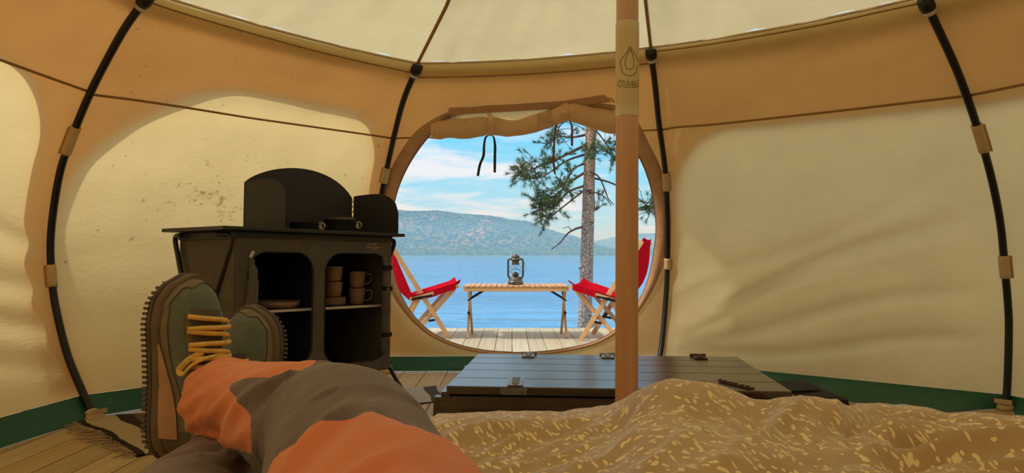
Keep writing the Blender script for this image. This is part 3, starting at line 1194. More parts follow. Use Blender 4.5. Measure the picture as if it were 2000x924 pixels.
# ------------------------------------------------------------------ pine
def bark(t):
    tc = t.n('ShaderNodeTexCoord')
    o = tc.outputs['Object']
    vo = t.n('ShaderNodeTexVoronoi', feature='DISTANCE_TO_EDGE')
    t.set(vo, 'Vector', t.mapping(o, scale=(1, 1, 0.45))); t.set(vo, 'Scale', 46.0)
    n = t.noise(t.mapping(o, scale=(1, 1, .35)), 26.0, 5, 0.65)
    e = t.smooth(vo.outputs['Distance'], -0.03, 0.12)
    k = t.math('MULTIPLY', e, n)
    su = t.n('ShaderNodeSeparateXYZ', inp={0: o})
    warm = t.smooth(su.outputs[2], 1.6, 3.4)
    c1 = t.ramp(k, [(0.08, srgb(104, 92, 86)), (0.36, srgb(172, 158, 150)), (0.6, srgb(204, 188, 176))])
    c2 = t.ramp(k, [(0.08, srgb(124, 90, 70)), (0.36, srgb(196, 150, 122)), (0.6, srgb(220, 176, 144))])
    c = t.mix(warm, c1, c2)
    bp = t.n('ShaderNodeBump', inp={'Strength': 1.0, 'Distance': 0.015, 'Height': k})
    b = t.n('ShaderNodeBsdfPrincipled', inp={'Base Color': c, 'Roughness': 0.9, 'Normal': bp.outputs[0]})
    t.n('ShaderNodeOutputMaterial', inp={0: b})


M['bark'] = simple('pine bark', bark)
M['twig'] = mat('pine twig bark', srgb(104, 84, 74), 0.9, var=0.3, vscale=20)
M['needles'] = mat('pine needles', srgb(126, 148, 84), 0.6, var=0.3, vscale=4, col2=srgb(74, 108, 84))
DT = 8.3


def tree_pt(px, py, dd=0.0): return at(px, py, DT + dd)


base = tree_pt(1141, 640); base.z = -0.9
pine = thing('pine_tree', 'tall pine with rough grey bark and ragged needle clumps beyond the deck', 'tree', base)
trunk = [Vector((base.x - .01, DT, -0.95)), tree_pt(1142, 640), tree_pt(1145, 540), tree_pt(1148, 440), tree_pt(1151, 340), tree_pt(1154, 260), tree_pt(1157, 180), tree_pt(1158, 60), tree_pt(1158, -120), tree_pt(1162, -300)]
tr_r = [0.1, 0.082, 0.078, 0.073, 0.067, 0.061, 0.056, 0.048, 0.035, 0.015]
tpts = catmull(trunk, 90)
trad = [p.x for p in catmull([Vector((r, 0, 0)) for r in tr_r], 90)]
mb = MB()
mb.tube(tpts, [r * (1 + 0.05 * mnoise.noise(Vector((i * .7, 0, 0)))) for i, r in enumerate(trad)], 20)
mb.build('trunk', M['bark'], pine)
rng = random.Random(11)
# main boughs in metres, drawn where the photo shows them; tufts sit along their outer part
BOUGHS = [
    ([(1150, 262), (1120, 268), (1090, 268), (1062, 285)], 0.018, 0.3, 0.35, 34),
    ([(1147, 282), (1110, 300), (1075, 318), (1040, 330), (1012, 342)], 0.022, -0.3, 0.35, 70),
    ([(1148, 300), (1105, 315), (1060, 345), (1022, 350)], 0.016, 0.2, 0.55, 40),
    ([(1146, 318), (1120, 330), (1105, 355), (1085, 372)], 0.014, -0.2, 0.4, 34),
    ([(1145, 335), (1115, 355), (1080, 385), (1046, 392)], 0.018, 0.25, 0.4, 56),
    ([(1144, 362), (1110, 375), (1085, 400), (1048, 412)], 0.016, -0.25, 0.4, 52),
    ([(1143, 370), (1105, 400), (1080, 420), (1062, 434)], 0.012, 0.1, 0.5, 32),
    ([(1148, 275), (1138, 290), (1150, 300), (1160, 298)], 0.012, -0.35, 0.3, 26),
    ([(1152, 250), (1130, 232), (1100, 240), (1085, 262)], 0.014, 0.0, 0.5, 16),
    ([(1152, 246), (1170, 262), (1190, 290), (1206, 316)], 0.013, 0.2, 0.45, 22),
    ([(1151, 285), (1172, 290), (1195, 305), (1215, 330)], 0.013, -0.2, 0.45, 26),
    ([(1150, 262), (1180, 250), (1215, 262), (1240, 300)], 0.012, -0.4, 0.6, 16),
    ([(1147, 400), (1156, 412), (1163, 410), (1170, 404)], 0.006, 0.1, 0.5, 9),
    ([(1149, 345), (1200, 360), (1250, 390), (1272, 415)], 0.014, 0.3, 0.75, 44),
    ([(1152, 200), (1110, 180), (1060, 190), (1010, 210)], 0.016, 0.4, 0.4, 30),
    ([(1153, 160), (1200, 140), (1260, 150), (1320, 170)], 0.016, -0.3, 0.4, 34),
    ([(1157, 80), (1090, 50), (1040, 70), (1000, 90)], 0.014, 0.3, 0.3, 34),
    ([(1157, 40), (1220, 10), (1280, 20), (1320, 40)], 0.014, -0.4, 0.3, 34),
    ([(1158, -60), (1100, -90), (1060, -80)], 0.012, 0.3, 0.3, 28),
    ([(1158, -120), (1220, -150), (1260, -140)], 0.012, -0.3, 0.3, 28),
]
nb = MB()


def tuft(p, d, size):
    """a shoot with long needles all round"""
    d = d.normalized()
    a = d.orthogonal().normalized(); b = d.cross(a)
    nn = rng.randint(26, 36)
    for i in range(nn):
        an = rng.uniform(0, 2 * PI); sp = rng.uniform(0.35, 1.25)
        dir_ = (d * math.cos(sp) + (a * math.cos(an) + b * math.sin(an)) * math.sin(sp)).normalized()
        q = p - d * rng.uniform(0, size * .9)
        ln = size * rng.uniform(.7, 1.15)
        w = dir_.orthogonal().normalized() * 0.0021
        w2 = dir_.cross(w)
        tip = q + dir_ * ln
        nb.add([q - w, q + w, tip, q + w2, q - w2], [(0, 1, 2), (3, 4, 2)])


for pts_, r0, dd, start, ntuft in BOUGHS:
    pl = [tree_pt(x, y, dd * i / (len(pts_) - 1)) for i, (x, y) in enumerate(pts_)]
    c = catmull(pl, 26)
    br = MB()
    br.tube(c, [lerp(r0, 0.004, (i / 26) ** .8) for i in range(27)], 7)
    for k in range(ntuft):
        s = lerp(start, 1.0, rng.random() ** 0.8)
        i = min(25, int(s * 26))
        p = c[i]
        tg = (c[i + 1] - c[i]).normalized()
        dv = (tg * rng.uniform(.1, .9) + Vector((rng.gauss(0, .6), rng.gauss(0, .6), rng.gauss(0.15, .55)))).normalized()
        ln = rng.uniform(0.06, 0.26) * (0.75 if r0 < .01 else 1)
        e = p + dv * ln + Vector((0, 0, 0.03))
        br.tube([p, p.lerp(e, .5) + Vector((rng.uniform(-.02, .02), rng.uniform(-.02, .02), rng.uniform(-.02, .02))), e], [0.0045, 0.0035, 0.0025], 4, caps=False)
        tuft(e, dv, rng.uniform(0.055, 0.08))
    br.build('branch', M['twig'], pine)
for pts_, r0 in (([(1138, 443), (1122, 448), (1108, 457), (1094, 474), (1077, 487)], 0.014), ([(1152, 335), (1170, 346), (1182, 372), (1188, 388), (1199, 400)], 0.011), ([(1150, 377), (1168, 377), (1184, 388), (1194, 402)], 0.009), ([(1146, 372), (1156, 372)], 0.012), ([(1130, 525), (1140, 520)], 0.008), ([(1152, 434), (1160, 434)], 0.006)):
    c = catmull([tree_pt(x, y, -0.08) for x, y in pts_], 14)
    br = MB(); br.tube(c, [lerp(r0, 0.005, i / 14) for i in range(15)], 6)
    if len(pts_) == 5 and pts_[0][0] == 1138:
        br.tube([c[5], c[5] + Vector((-.03, 0, .05)), c[5] + Vector((-.1, 0.02, .03))], [.006, .005, .003], 5)
    br.build('bare_branch', M['twig'], pine)
tag(nb.build('needles', M['needles'], pine, smooth=False), kind='stuff')

# ------------------------------------------------------------------ roll-top table on the deck
TY0, TY1 = 6.08, 6.66
TX0 = at(904, 560, TY0).x; TX1 = at(1112, 560, TY0).x
TZ = 0.452
tcx = (TX0 + TX1) / 2
tb = thing('camp_table', 'low slatted wooden camp table with black braces on the deck', 'table', (tcx, (TY0 + TY1) / 2, 0))
NS = 19
sw = (TX1 - TX0) / NS
for i in range(NS):
    x = TX0 + (i + .5) * sw
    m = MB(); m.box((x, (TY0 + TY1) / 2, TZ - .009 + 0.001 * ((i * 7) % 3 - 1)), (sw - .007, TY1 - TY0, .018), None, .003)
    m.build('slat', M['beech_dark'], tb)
for yy in (TY0 + .012, TY1 - .012):
    m = MB(); m.box((tcx, yy, TZ - .033), (TX1 - TX0 - .01, .022, .026), None, .003)
    m.build('rail', M['beech'], tb)
for s, x in ((-1, TX0 + .035), (1, TX1 - .018)):
    for ya, yb in ((TY0 + .03, TY1 - .09), (TY1 - .03, TY0 + .09)):
        dx = 0.018 if ya < yb else 0.0
        m = MB(); m.bar((x + dx * -s, yb, 0.0), (x + dx * -s, ya, TZ - .03), .03, .02, up=(1, 0, 0), bevel=.003)
        lg = m.build('leg', M['beech'], tb)
        m = MB(); m.bar((x + dx * -s, ya, TZ - .02), (x + dx * -s, lerp(ya, yb, .16), TZ - .09), .034, .026, up=(1, 0, 0))
        m.build('leg_bracket', M['black_metal'], lg)
    for yy in (TY0 + .06, TY1 - .06):
        m = MB(); m.bar((x, yy + .03 * (1 if yy < 6.3 else -1), TZ - .13), (x - s * .165, yy, TZ - .03), .012, .008, up=(0, 1, 0))
        m.build('brace', M['black_metal'], tb)
    m = MB(); m.tube([(x, (TY0 + TY1) / 2 - .05, TZ * .5 - .02), (x, (TY0 + TY1) / 2 + .05, TZ * .5 - .02)], .012, 10)
    m.build('pivot', M['black_metal'], tb)

# lantern
LC = at(1007, 553, 6.36)
lc = thing('oil_lantern', 'aged metal hurricane oil lantern standing on the slatted table', 'lantern', (LC.x, 6.36, TZ + .001))


def L_(prof, name, m, seg=32):
    b = MB(); b.lathe(prof, seg=seg)
    return b.build(name, m, lc, local=True)


L_([(0, 0), (.066, 0), (.068, .004), (.068, .02), (.064, .03), (.060, .034), (.061, .048), (.052, .060), (.036, .068), (.030, .074), (0, .076)], 'fuel_tank', M['lantern'])
L_([(.02, .074), (.026, .08), (.03, .086), (.03, .092), (.022, .1), (.012, .112), (0, .114)], 'burner', M['lantern'])
L_([(.026, .094), (.036, .108), (.043, .128), (.044, .146), (.037, .166), (.028, .18), (.026, .18), (.035, .165), (.042, .146), (.041, .129), (.034, .109), (.024, .095)], 'glass_globe', M['glass'])
L_([(.031, .176), (.034, .178), (.032, .192), (.030, .206), (.033, .21), (.030, .214), (0, .216)], 'chimney', M['lantern'])
L_([(.016, .212), (.042, .214), (.044, .219), (.040, .228), (.032, .236), (.036, .242), (.036, .250), (.026, .258), (.014, .262), (.014, .27), (0, .272)], 'hood', M['lantern'])
for s in (-1, 1):
    b = MB(); b.tube(catmull([(s * .038, 0, .226), (s * .058, 0, .224), (s * .066, 0, .206), (s * .066, 0, .15), (s * .066, 0, .09), (s * .06, 0, .066), (s * .045, 0, .055)], 24), .0085, 10)
    b.build('side_tube', M['lantern'], lc, local=True)
b = MB()
for s in (-1, 1):
    b.tube(catmull([(s * .058, -.004, .15), (s * .03, -.042, .168), (-s * .01, -.046, .142), (-s * .044, -.03, .118), (-s * .06, -.004, .11)], 20), .0016, 6)
b.tube([(.05 * math.cos(a), .05 * math.sin(a), .135) for a in [i * 2 * PI / 30 for i in range(31)]], .0014, 5)
b.build('wire_guard', M['lantern'], lc, local=True)
b = MB(); b.tube(catmull([(.06, -.002, .22), (.078, -.02, .19), (.094, -.03, .15), (.088, -.04, .125), (.07, -.045, .105), (0, -.06, .1), (-.06, -.03, .12), (-.07, -.004, .2)], 40), .0016, 6)
b.build('bail_handle', M['lantern'], lc, local=True)
b = MB(); b.lathe([(0, 0), (.012, 0), (.013, .004), (.011, .01), (0, .011)], (.04, -.03, .058), 14)
b.build('filler_cap', M['lantern'], lc, local=True)

# ------------------------------------------------------------------ folding chairs
def chair(label, loc, rz, group):
    o = thing('folding_chair', label, 'chair', loc, (0, 0, rz), group)
    HW = 0.265

    def wbar(name, p0, p1, w=.036, h=.02, m='beech'):
        b = MB(); b.bar(p0, p1, h, w, up=(0, 0, 1), bevel=.004)
        return b.build(name, M[m], o, local=True)
    for s in (-1, 1):
        y = s * HW
        wbar('back_rail', (-.31, y, .83), (.205, y, 0.0), .04)
        ys = s * (HW - .028)
        wbar('front_leg', (.25, ys, .425), (-.13, ys, .0), .036)
        wbar('rear_strut', (-.045, ys, .36), (-.235, ys, 0.0), .034)
        b = MB(); b.bar((-.115, y + s * .022, .338), (-.02, y + s * .022, .357), .022, .034, up=(0, 1, 0)); b.bar((-.02, y + s * .022, .357), (.06, y + s * .02, .372), .016, .03, up=(0, 1, 0))
        b.build('seat_bracket', M['black_metal'], o, local=True)
        sr = wbar('seat_rail', (-.13, s * (HW + .02), .335), (.285, s * (HW + .02), .45), .034, .02)
        b = MB(); b.tube([(-.045, y - .02, .358), (-.045, y + .03, .358)], .011, 10); b.build('bolt', M['black_metal'], sr, local=True)
        b = MB(); b.bar((.06, s * (HW - .012), .2), (.11, s * (HW - .012), .16), .02, .03, up=(0, 1, 0)); b.bar((.11, s * (HW - .012), .165), (.03, s * (HW - .012), .15), .018, .022, up=(0, 1, 0))
        b.build('leg_bracket', M['black_metal'], o, local=True)
    for p, n_ in (((-.10, 0, .035), 'cross_bar'), ((.12, 0, .12), 'cross_bar'), ((-.30, 0, .815), 'cross_bar')):
        b = MB(); b.tube([(p[0], -HW, p[2]), (p[0], HW, p[2])], .012, 10); b.build(n_, M['beech'], o, local=True)
    # seat sling wraps both rails and sags between them
    b = MB()

    def seat(u, v):
        y = lerp(-1, 1, u)
        x = lerp(-.12, .30, v)
        z = lerp(.345, .47, v) - 0.055 * (1 - y * y) * (0.5 + .5 * math.sin(PI * min(1, v * 1.1))) + .02 * sstep(.85, 1, v) + 0.018 * abs(y) ** 3
        return Vector((x, y * (HW + .034), z + .004 * mnoise.noise(Vector((x * 14, y * 4, 0)))))
    b.grid(seat, 26, 22)
    b.grid(lambda u, v: seat(u, v) - Vector((0, 0, .005)), 26, 22)
    for s in (-1, 1):
        b.grid(lambda u, v: Vector((lerp(-.05 if False else .07, .26, u), s * (HW + .034 + .002), lerp(lerp(.345, .47, (lerp(.07, .26, u) + .12) / .42) + .018, lerp(.345, .47, (lerp(.07, .26, u) + .12) / .42) - .036, v))), 10, 3)
    b.build('seat_sling', M['canvas_red'], o, local=True)
    b = MB()

    def back(u, v):
        y = lerp(-1, 1, u)
        f0 = Vector((-.10, 0, .335)); f1 = Vector((-.325, 0, .845))
        p = f0.lerp(f1, v)
        sag = .11 * (1 - y * y) ** .7 * math.sin(PI * min(1, .12 + v * .86))
        return Vector((p.x - sag * .85, y * (HW - .01), p.z - sag * .45 + .012 * (y * y) * v))
    b.grid(back, 24, 24)
    b.grid(lambda u, v: back(u, v) + Vector((.004, 0, .002)), 24, 24)
    b.build('back_sling', M['canvas_red'], o, local=True)
    return o


lp = on_z(876, 660)
chair('red canvas folding chair left of the slatted table, facing right', (lp.x - .235, 6.40, 0), D(9), 'red folding chairs on the deck')
rp = on_z(1130, 666)
chair('red canvas folding chair right of the slatted table, partly behind the centre pole', (rp.x + .29, 6.18, 0), PI - D(18), 'red folding chairs on the deck')

# ------------------------------------------------------------------ camp kitchen (own frame: x along the front, y to the back)
KA = math.atan2(.77, .64)
K0 = Vector((-1.113, 2.86, 0.006))
ki = thing('camp_kitchen', 'charcoal fabric camp kitchen cabinet on crossed legs left of the door', 'camp kitchen', K0, (0, 0.012, KA))


def kit(px, b):
    a = (px - 1000) / F_PX
    return (a * (2.86 + .64 * b) + 1.113 + .77 * b) / (.64 - .77 * a)


ZT = .818
KL, KD = .81, .46
m = MB(); m.box((KL / 2 - .005, KD / 2, ZT), (KL + .13, KD + .07, .016), None, .004)
m.build('table_top', M['kitchen_top'], ki, local=True)
m = MB()
for y in (0.01, KD - .01):
    m.box((KL / 2, y, ZT - .026), (KL + .02, .026, .034), None, .006)
for x in (0.0, KL): m.box((x, KD / 2, ZT - .026), (.026, KD, .034), None, .006)
m.build('top_frame', M['kitchen_tube'], ki, local=True)
for x0, sx in ((-.018, -.03), (KL + .018, .155)):
    for ya, yb in ((.0, KD - .02), (KD, .06)):
        dxx = 0.012 if ya == 0 else -0.012
        c = catmull([(x0 - .02 * (1 if sx < 0 else -1), lerp(ya, KD / 2, .35), ZT - .022), (x0 + dxx, ya + (.012 if ya == 0 else -.012), ZT - .035), (x0 + dxx, lerp(ya, yb, .12), ZT - .13), (x0 + sx * .25 + dxx, lerp(ya, yb, .45), ZT * .52), (x0 + sx + dxx, yb, 0.004)], 26)
        b = MB(); b.tube(c, .0105, 10)
        lg = b.build('leg', M['kitchen_tube'], ki, local=True)
        b = MB(); b.tube([c[-2], c[-1] + Vector((0, 0, -.002))], .014, 10); b.build('foot_cap', M['black_metal'], lg, local=True)
# cabinet cloth
ZB0, ZB1 = .175, .792


def plate(outer, holes, thick, Mx, name, mm, par=ki):
    vs, fs = curve_plate(outer, holes, thick)
    b = MB(); b.add([Mx @ v for v in vs], fs, flat=True)
    return b.build(name, mm, par, local=True)


FR = Matrix(((1, 0, 0, 0), (0, 0, -1, 0), (0, 1, 0, 0), (0, 0, 0, 1)))   # plate xy -> kitchen x,z


def opening(xa, xb, za, zb):
    pts = []
    r = .085
    for cx, cy, a0, rr in ((xb - r, za + r, -PI / 2, r), (xb - r, zb - r, 0, r), (xa + r, zb - r, PI / 2, r), (xa + r, za + r, PI, r)):
        for k in range(9):
            a = a0 + PI / 2 * k / 8
            pts.append((cx + rr * math.cos(a), cy + rr * math.sin(a)))
    return pts


o1 = opening(.055, .365, .235, .725); o2 = opening(.43, .79, .225, .725)
plate([(0, ZB0), (KL, ZB0), (KL, ZB1), (0, ZB1)], [o1, o2], .006, Matrix.Translation((0, 0, 0)) @ FR, 'front_panel', M['kitchen_fabric'])
m = MB(); m.box((0, KD / 2, (ZB0 + ZB1) / 2), (.006, KD, ZB1 - ZB0)); m.build('side_panel', M['kitchen_fabric'], ki, local=True)
m = MB(); m.box((KL, KD / 2, (ZB0 + ZB1) / 2), (.006, KD, ZB1 - ZB0)); m.build('side_panel', M['kitchen_fabric'], ki, local=True)
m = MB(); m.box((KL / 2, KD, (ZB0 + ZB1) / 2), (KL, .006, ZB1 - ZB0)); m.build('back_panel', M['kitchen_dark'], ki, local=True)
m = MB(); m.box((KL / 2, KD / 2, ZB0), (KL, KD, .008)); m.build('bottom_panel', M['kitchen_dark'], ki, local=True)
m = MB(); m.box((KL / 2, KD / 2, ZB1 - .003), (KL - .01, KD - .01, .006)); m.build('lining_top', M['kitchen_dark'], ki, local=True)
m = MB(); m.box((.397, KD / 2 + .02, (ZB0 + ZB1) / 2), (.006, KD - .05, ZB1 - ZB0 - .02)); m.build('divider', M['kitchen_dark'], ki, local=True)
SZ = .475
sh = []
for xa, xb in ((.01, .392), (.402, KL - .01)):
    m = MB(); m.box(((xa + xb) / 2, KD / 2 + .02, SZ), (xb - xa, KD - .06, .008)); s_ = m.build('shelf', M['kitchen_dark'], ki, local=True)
    m = MB(); m.box(((xa + xb) / 2, .046, SZ), (xb - xa, .006, .011)); m.build('shelf_edge', M['pale_edge'], s_, local=True)
# rolled door cloths and zip edges
for xa, zt in ((.068, .70), ):
    m = MB(); m.tube(catmull([(xa, .004, .70), (xa + .006, -.012, .62), (xa - .004, -.014, .48), (xa + .004, -.012, .34), (xa, .004, .26)], 24), [.012 + .012 * math.sin(PI * i / 24) + .003 * math.sin(i * 1.9) for i in range(25)], 12)
    m.build('rolled_door_cloth', M['kitchen_fabric'], ki, local=True)
m = MB(); m.tube(catmull([(.765, -.004, .71), (.77, -.012, .62), (.772, -.014, .48), (.768, -.012, .34), (.765, -.004, .25)], 24), [.010 + .012 * math.sin(PI * i / 24) + .003 * math.sin(i * 2.1) for i in range(25)], 12)
m.build('rolled_door_cloth', M['kitchen_fabric'], ki, local=True)
for x, z in ((.77, .66), (.773, .56), (.773, .34)):
    m = MB(); m.box((x, -.022, z), (.05, .02, .022), None, .004); m.build('toggle', M['kitchen_dark'], ki, local=True)
m = MB(); m.box((.062, -.02, .715), (.012, .006, .03), Matrix.Rotation(.5, 3, 'Y'), .002); m.build('zip_pull', M['pale_edge'], ki, local=True)
for oo in (o1, o2):
    m = MB(); m.tube([(x, -.005, z) for x, z in oo + [oo[0]]], .0025, 5); m.build('zip_edge', M['kitchen_dark'], ki, local=True)
# embroidered mark on the right of the top band: a small leaf and a line of stitching
m = MB()
zc = .765
for pl in ([(.655, .758), (.668, .768), (.684, .772), (.70, .768), (.715, .772)], [(.66, .752), (.68, .757), (.70, .753), (.72, .758), (.735, .755)], [(.70, .772), (.708, .776), (.72, .775)], [(.69, .748), (.705, .746), (.72, .749)]):
    m.tube([(x, -.005, z) for x, z in pl], .0016, 5)
m.build('stitched_mark', M['sleeve_cloth'], ki, local=True)

# windshield: three hinged sheets standing on the table
ws = thing('stove_windshield', 'dark folding windshield with an arched back sheet on the camp kitchen', 'windshield', K0 + Vector((0, 0, 0)), (0, 0.012, KA))
ZW = ZT + .0085


def sheet(p0, p1, prof, name):
    p0, p1 = Vector((*p0, 0)), Vector((*p1, 0))
    d = (p1 - p0); ln = d.length; d.normalize(); nn = Vector((-d.y, d.x, 0))
    pts = [(0, ZW), (ln, ZW)] + [(s * ln, ZW + h) for s, h in reversed(prof)]
    vs, fs = curve_plate(pts, [], .003)
    b = MB(); b.add([p0 + d * v.x + nn * v.z + Vector((0, 0, v.y)) for v in vs], fs, flat=True)
    r = b.build(name, M['shield'], ws, local=True)
    b = MB(); b.tube([p0 + d * x + Vector((0, 0, z)) for x, z in pts[1:] + [pts[0]]], .0028, 6)
    b.build('rolled_edge', M['shield'], r, local=True)
    return r


def arcprof(h0, hm, h1, n=24):
    out = []
    for i in range(n + 1):
        s = i / n
        q = math.sqrt(max(0, 1 - (2 * s - 1) ** 2 * .98))
        lo = lerp(h0, h1, s)
        out.append((s, lo + (hm - lo) * max(0, (q - math.sqrt(.02)) / (1 - math.sqrt(.02))) ** 1.35))
    return out


hL = (kit(472, .30), .30); hR = (kit(683, .30), .30)
sheet(hL, hR, arcprof(.215, .305, .185), 'back_sheet')


def wingprof(h0, h1):
    out = []
    for i in range(17):
        s = i / 16
        z = lerp(h0, h0 + .006, min(1, s / .35)) if s < .5 else h0 + .006 - (h0 - h1) * (1 - math.sqrt(max(0, 1 - ((s - .5) / .5) ** 2)))
        out.append((s, z))
    return out


w0 = Vector((hL[0] - .004, hL[1] - .006))
sheet(w0, (w0.x + .02, w0.y - .30), wingprof(.212, .12), 'left_wing')
w1 = Vector((hR[0] + .012, hR[1] - .004))
dirw = Matrix.Rotation(-KA, 2) @ Vector((.9, -.43)); dirw.normalize()
sheet(w1, w1 + dirw * .272, wingprof(.195, .10), 'right_wing')
m = MB()
for i in range(12):
    zc = ZW + .02 + i * .013
    m.tube([(hR[0] + .006 + .003 * (-1) ** i, .294, zc), (hR[0] + .006 + .003 * (-1) ** i, .294, zc + .009)], .0026, 6)
m.build('hinge', M['steel'], ws, local=True)
m = MB()
for x, z in ((-.016, .12), (.026, .105)): m.lathe([(0, -.002), (.004, -.002), (.003, .002), (0, .002)], (hR[0] + x, .292, ZW + z), 10, Matrix.Rotation(PI / 2, 3, 'X'))
m.build('rivets', M['steel'], ws, local=True)

# pan and pot
def vessel(name, label, px, b, r, h, zoff, rim, clip_px):
    x = kit(px, b)
    o = thing(name, label, 'cookware', K0, (0, 0.012, KA))
    z0 = ZW + zoff
    m = MB(); m.lathe([(0, z0), (r * .9, z0), (r * .97, z0 + .006), (r, z0 + h - .002), (r + .003, z0 + h), (r - .002, z0 + h), (r - .005, z0 + .008), (0, z0 + .006)], (x, b, 0), 36)
    m.build('body', M['pan'], o, local=True)
    if rim:
        m = MB(); m.lathe([(r + .004, z0 + h), (r + .004, z0 + h + .004), (r * .85, z0 + h + .012), (0, z0 + h + .014)], (x, b, 0), 36)
        m.build('lid', M['pan'], o, local=True)
    s = Vector((.75, -.66, 0))
    p = Vector((x, b, z0 + h * .62)) + s * (r + .002)
    m = MB()
    m.tube(catmull([p + Vector((-.012, -.008, .012)), p + s * .012 + Vector((0, 0, .014)), p + s * .022, p + s * .012 + Vector((0, 0, -.014)), p + Vector((-.012, -.008, -.012))], 16), .0042, 7)
    m.box(p + Vector((0, 0, 0)), (.02, .014, .026), Matrix.Rotation(-.7, 3, 'Z'), .003)
    m.build('handle_clip', M['steel'], o, local=True)
    return o


vessel('frying_pan', 'small grey frying pan with silver clip, left of the lidded pot', 591, .13, .066, .036, .0, False, 625)
vessel('cooking_pot', 'grey lidded camping pot with silver clip in front of the windshield hinge', 661, .14, .076, .058, .0, True, 690)

# crockery on the shelves
SH = SZ + .0045


def put(name, label, cat, px, b, group=None, z=0.0):
    return thing(name, label, cat, K0 + Matrix.Rotation(KA, 3, 'Z') @ (Matrix.Rotation(.012, 3, 'Y') @ Vector((kit(px, b), b, SH + z))), (0, 0.012, KA), group)


o = put('serving_plate', 'wide taupe plate lying alone on the left shelf of the kitchen', 'plate', 538, .15)
m = MB(); m.lathe([(0, 0), (.085, 0), (.098, .012), (.104, .03), (.101, .031), (.094, .014), (.083, .006), (0, .005)], seg=40)
m.build('plate_dish', M['cup'], o, local=True)
m = MB(); m.lathe([(.1015, .0295), (.105, .0305), (.1035, .0325), (.1005, .0315), (.1015, .0295)], seg=40)
m.build('rim', M['cup'], o, local=True)
o = put('upright_brush', 'pale upright handle standing behind the plate on the left shelf', 'utensil', 498, .18)
m = MB(); m.lathe([(0, 0), (.012, 0), (.014, .02), (.008, .05), (.011, .085), (.009, .09), (.012, .10), (.012, .12), (0, .122)], seg=14)
m.build('handle', M['pale_edge'], o, local=True)
PLATE_L = ['bottom small plate of the stack under the cups', 'second small plate up in the stack under the cups', 'third small plate up in the stack under the cups', 'top small plate of the stack, right under the cups']
first = None
for i in range(4):
    o = put('small_plate', PLATE_L[i], 'plate', 648, .13, 'small plates stacked on the right shelf', i * .0085)
    m = MB(); m.lathe([(0, 0), (.045, 0), (.058, .006), (.064, .014), (.062, .015), (.056, .008), (.044, .0035), (0, .003)], seg=32)
    m.build('plate_dish', M['cup'], o, local=True)


def mug(label, px, b, z, ang, r=.041, h=.079):
    o = put('mug', label, 'mug', px, b, 'taupe mugs on the right shelf', z)
    m = MB(); m.lathe([(0, 0), (r * .72, 0), (r * .80, .004), (r * .9, h * .4), (r, h - .002), (r + .001, h), (r - .003, h), (r * .9 - .003, h * .4), (r * .78, .008), (0, .006)], seg=32)
    m.build('cup_body', M['cup'], o, local=True)
    d = Vector((math.cos(ang), math.sin(ang), 0))
    m = MB(); m.tube(catmull([d * (r * .88) + Vector((0, 0, h * .86)), d * (r + .024) + Vector((0, 0, h * .84)), d * (r + .032) + Vector((0, 0, h * .66)), d * (r + .022) + Vector((0, 0, h * .32)), d * (r * .82) + Vector((0, 0, h * .2))], 18), .0042, 8, flatten=.8)
    m.build('handle', M['cup'], o, local=True)


mug('lower taupe mug of the right stack, handle to the right', 696, .12, 0, -.5)
mug('upper taupe mug of the right stack, handle to the right', 696, .12, .081, -.3)
mug('lower taupe mug standing on the small plates', 650, .13, .0425, 2.9, .042, .07)
mug('upper taupe mug of the stack on the small plates', 650, .13, .0425 + .072, 2.7, .042, .07)

# ------------------------------------------------------------------ wooden chest
CZ = .345
ca = Vector((-.185, 2.06, 0)); cb = Vector((.765, 1.975, 0))
cdx = (cb - ca).normalized(); cdy = Vector((-cdx.y, cdx.x, 0)); CL = (cb - ca).length; CDp = .66
ch = thing('wooden_chest', 'dark stained plank chest with metal hasps standing below the door', 'chest', ca + cdx * CL / 2 + cdy * CDp / 2, (0, 0, math.atan2(cdx.y, cdx.x)))


def chest_box(name, c, size, m='chest_wood', bev=.004, rot=None, par=None):
    b = MB(); b.box(c, size, rot, bev)
    return b.build(name, M[m], par or ch, local=True)


# body: four walls and a base, tapering inward to the lid
b = MB()
tp = .012
h0 = CZ - .03
b.poly([(-CL / 2 - tp, 0), (CL / 2 + tp, 0), (CL / 2, h0), (-CL / 2, h0)], Matrix.Translation((0, -CDp / 2 + .01, 0)) @ FR, .022)
b.poly([(-CL / 2 - tp, 0), (CL / 2 + tp, 0), (CL / 2, h0), (-CL / 2, h0)], Matrix.Translation((0, CDp / 2 - .01, 0)) @ FR, .022)
b.box((0, 0, .02), (CL, CDp - .04, .02))
b.build('chest_body', M['chest_wood'], ch, local=True)
for s in (-1, 1):
    b = MB(); b.poly([(-CDp / 2 - .01, 0), (CDp / 2 + .01, 0), (CDp / 2, h0 + .012), (-CDp / 2, h0 + .012)], Matrix.Translation((s * (CL / 2 + .006), 0, 0)) @ Matrix(((0, 0, 1, 0), (1, 0, 0, 0), (0, 1, 0, 0), (0, 0, 0, 1))), .024)
    e = b.build('end_panel', M['chest_wood'], ch, local=True)
    b = MB(); b.bar((s * (CL / 2 + .034), -CDp / 2 + .05, 0.0), (s * (CL / 2 + .022), -CDp / 2 + .05, h0 - .01), .03, .05, up=(1, 0, 0), bevel=.004)
    b.build('end_batten', M['chest_wood'], e, local=True)
    b = MB(); b.bar((s * (CL / 2 + .034), CDp / 2 - .05, 0.0), (s * (CL / 2 + .022), CDp / 2 - .05, h0 - .01), .03, .05, up=(1, 0, 0), bevel=.004)
    b.build('end_batten', M['chest_wood'], e, local=True)
    b = MB(); b.tube(catmull([(s * (CL / 2 + .03), -.11, .25), (s * (CL / 2 + .055), -.08, .21), (s * (CL / 2 + .06), 0, .19), (s * (CL / 2 + .055), .08, .21), (s * (CL / 2 + .03), .11, .25)], 20), .009, 8)
    b.build('rope_handle', M['rope'], e, local=True)
lid = None
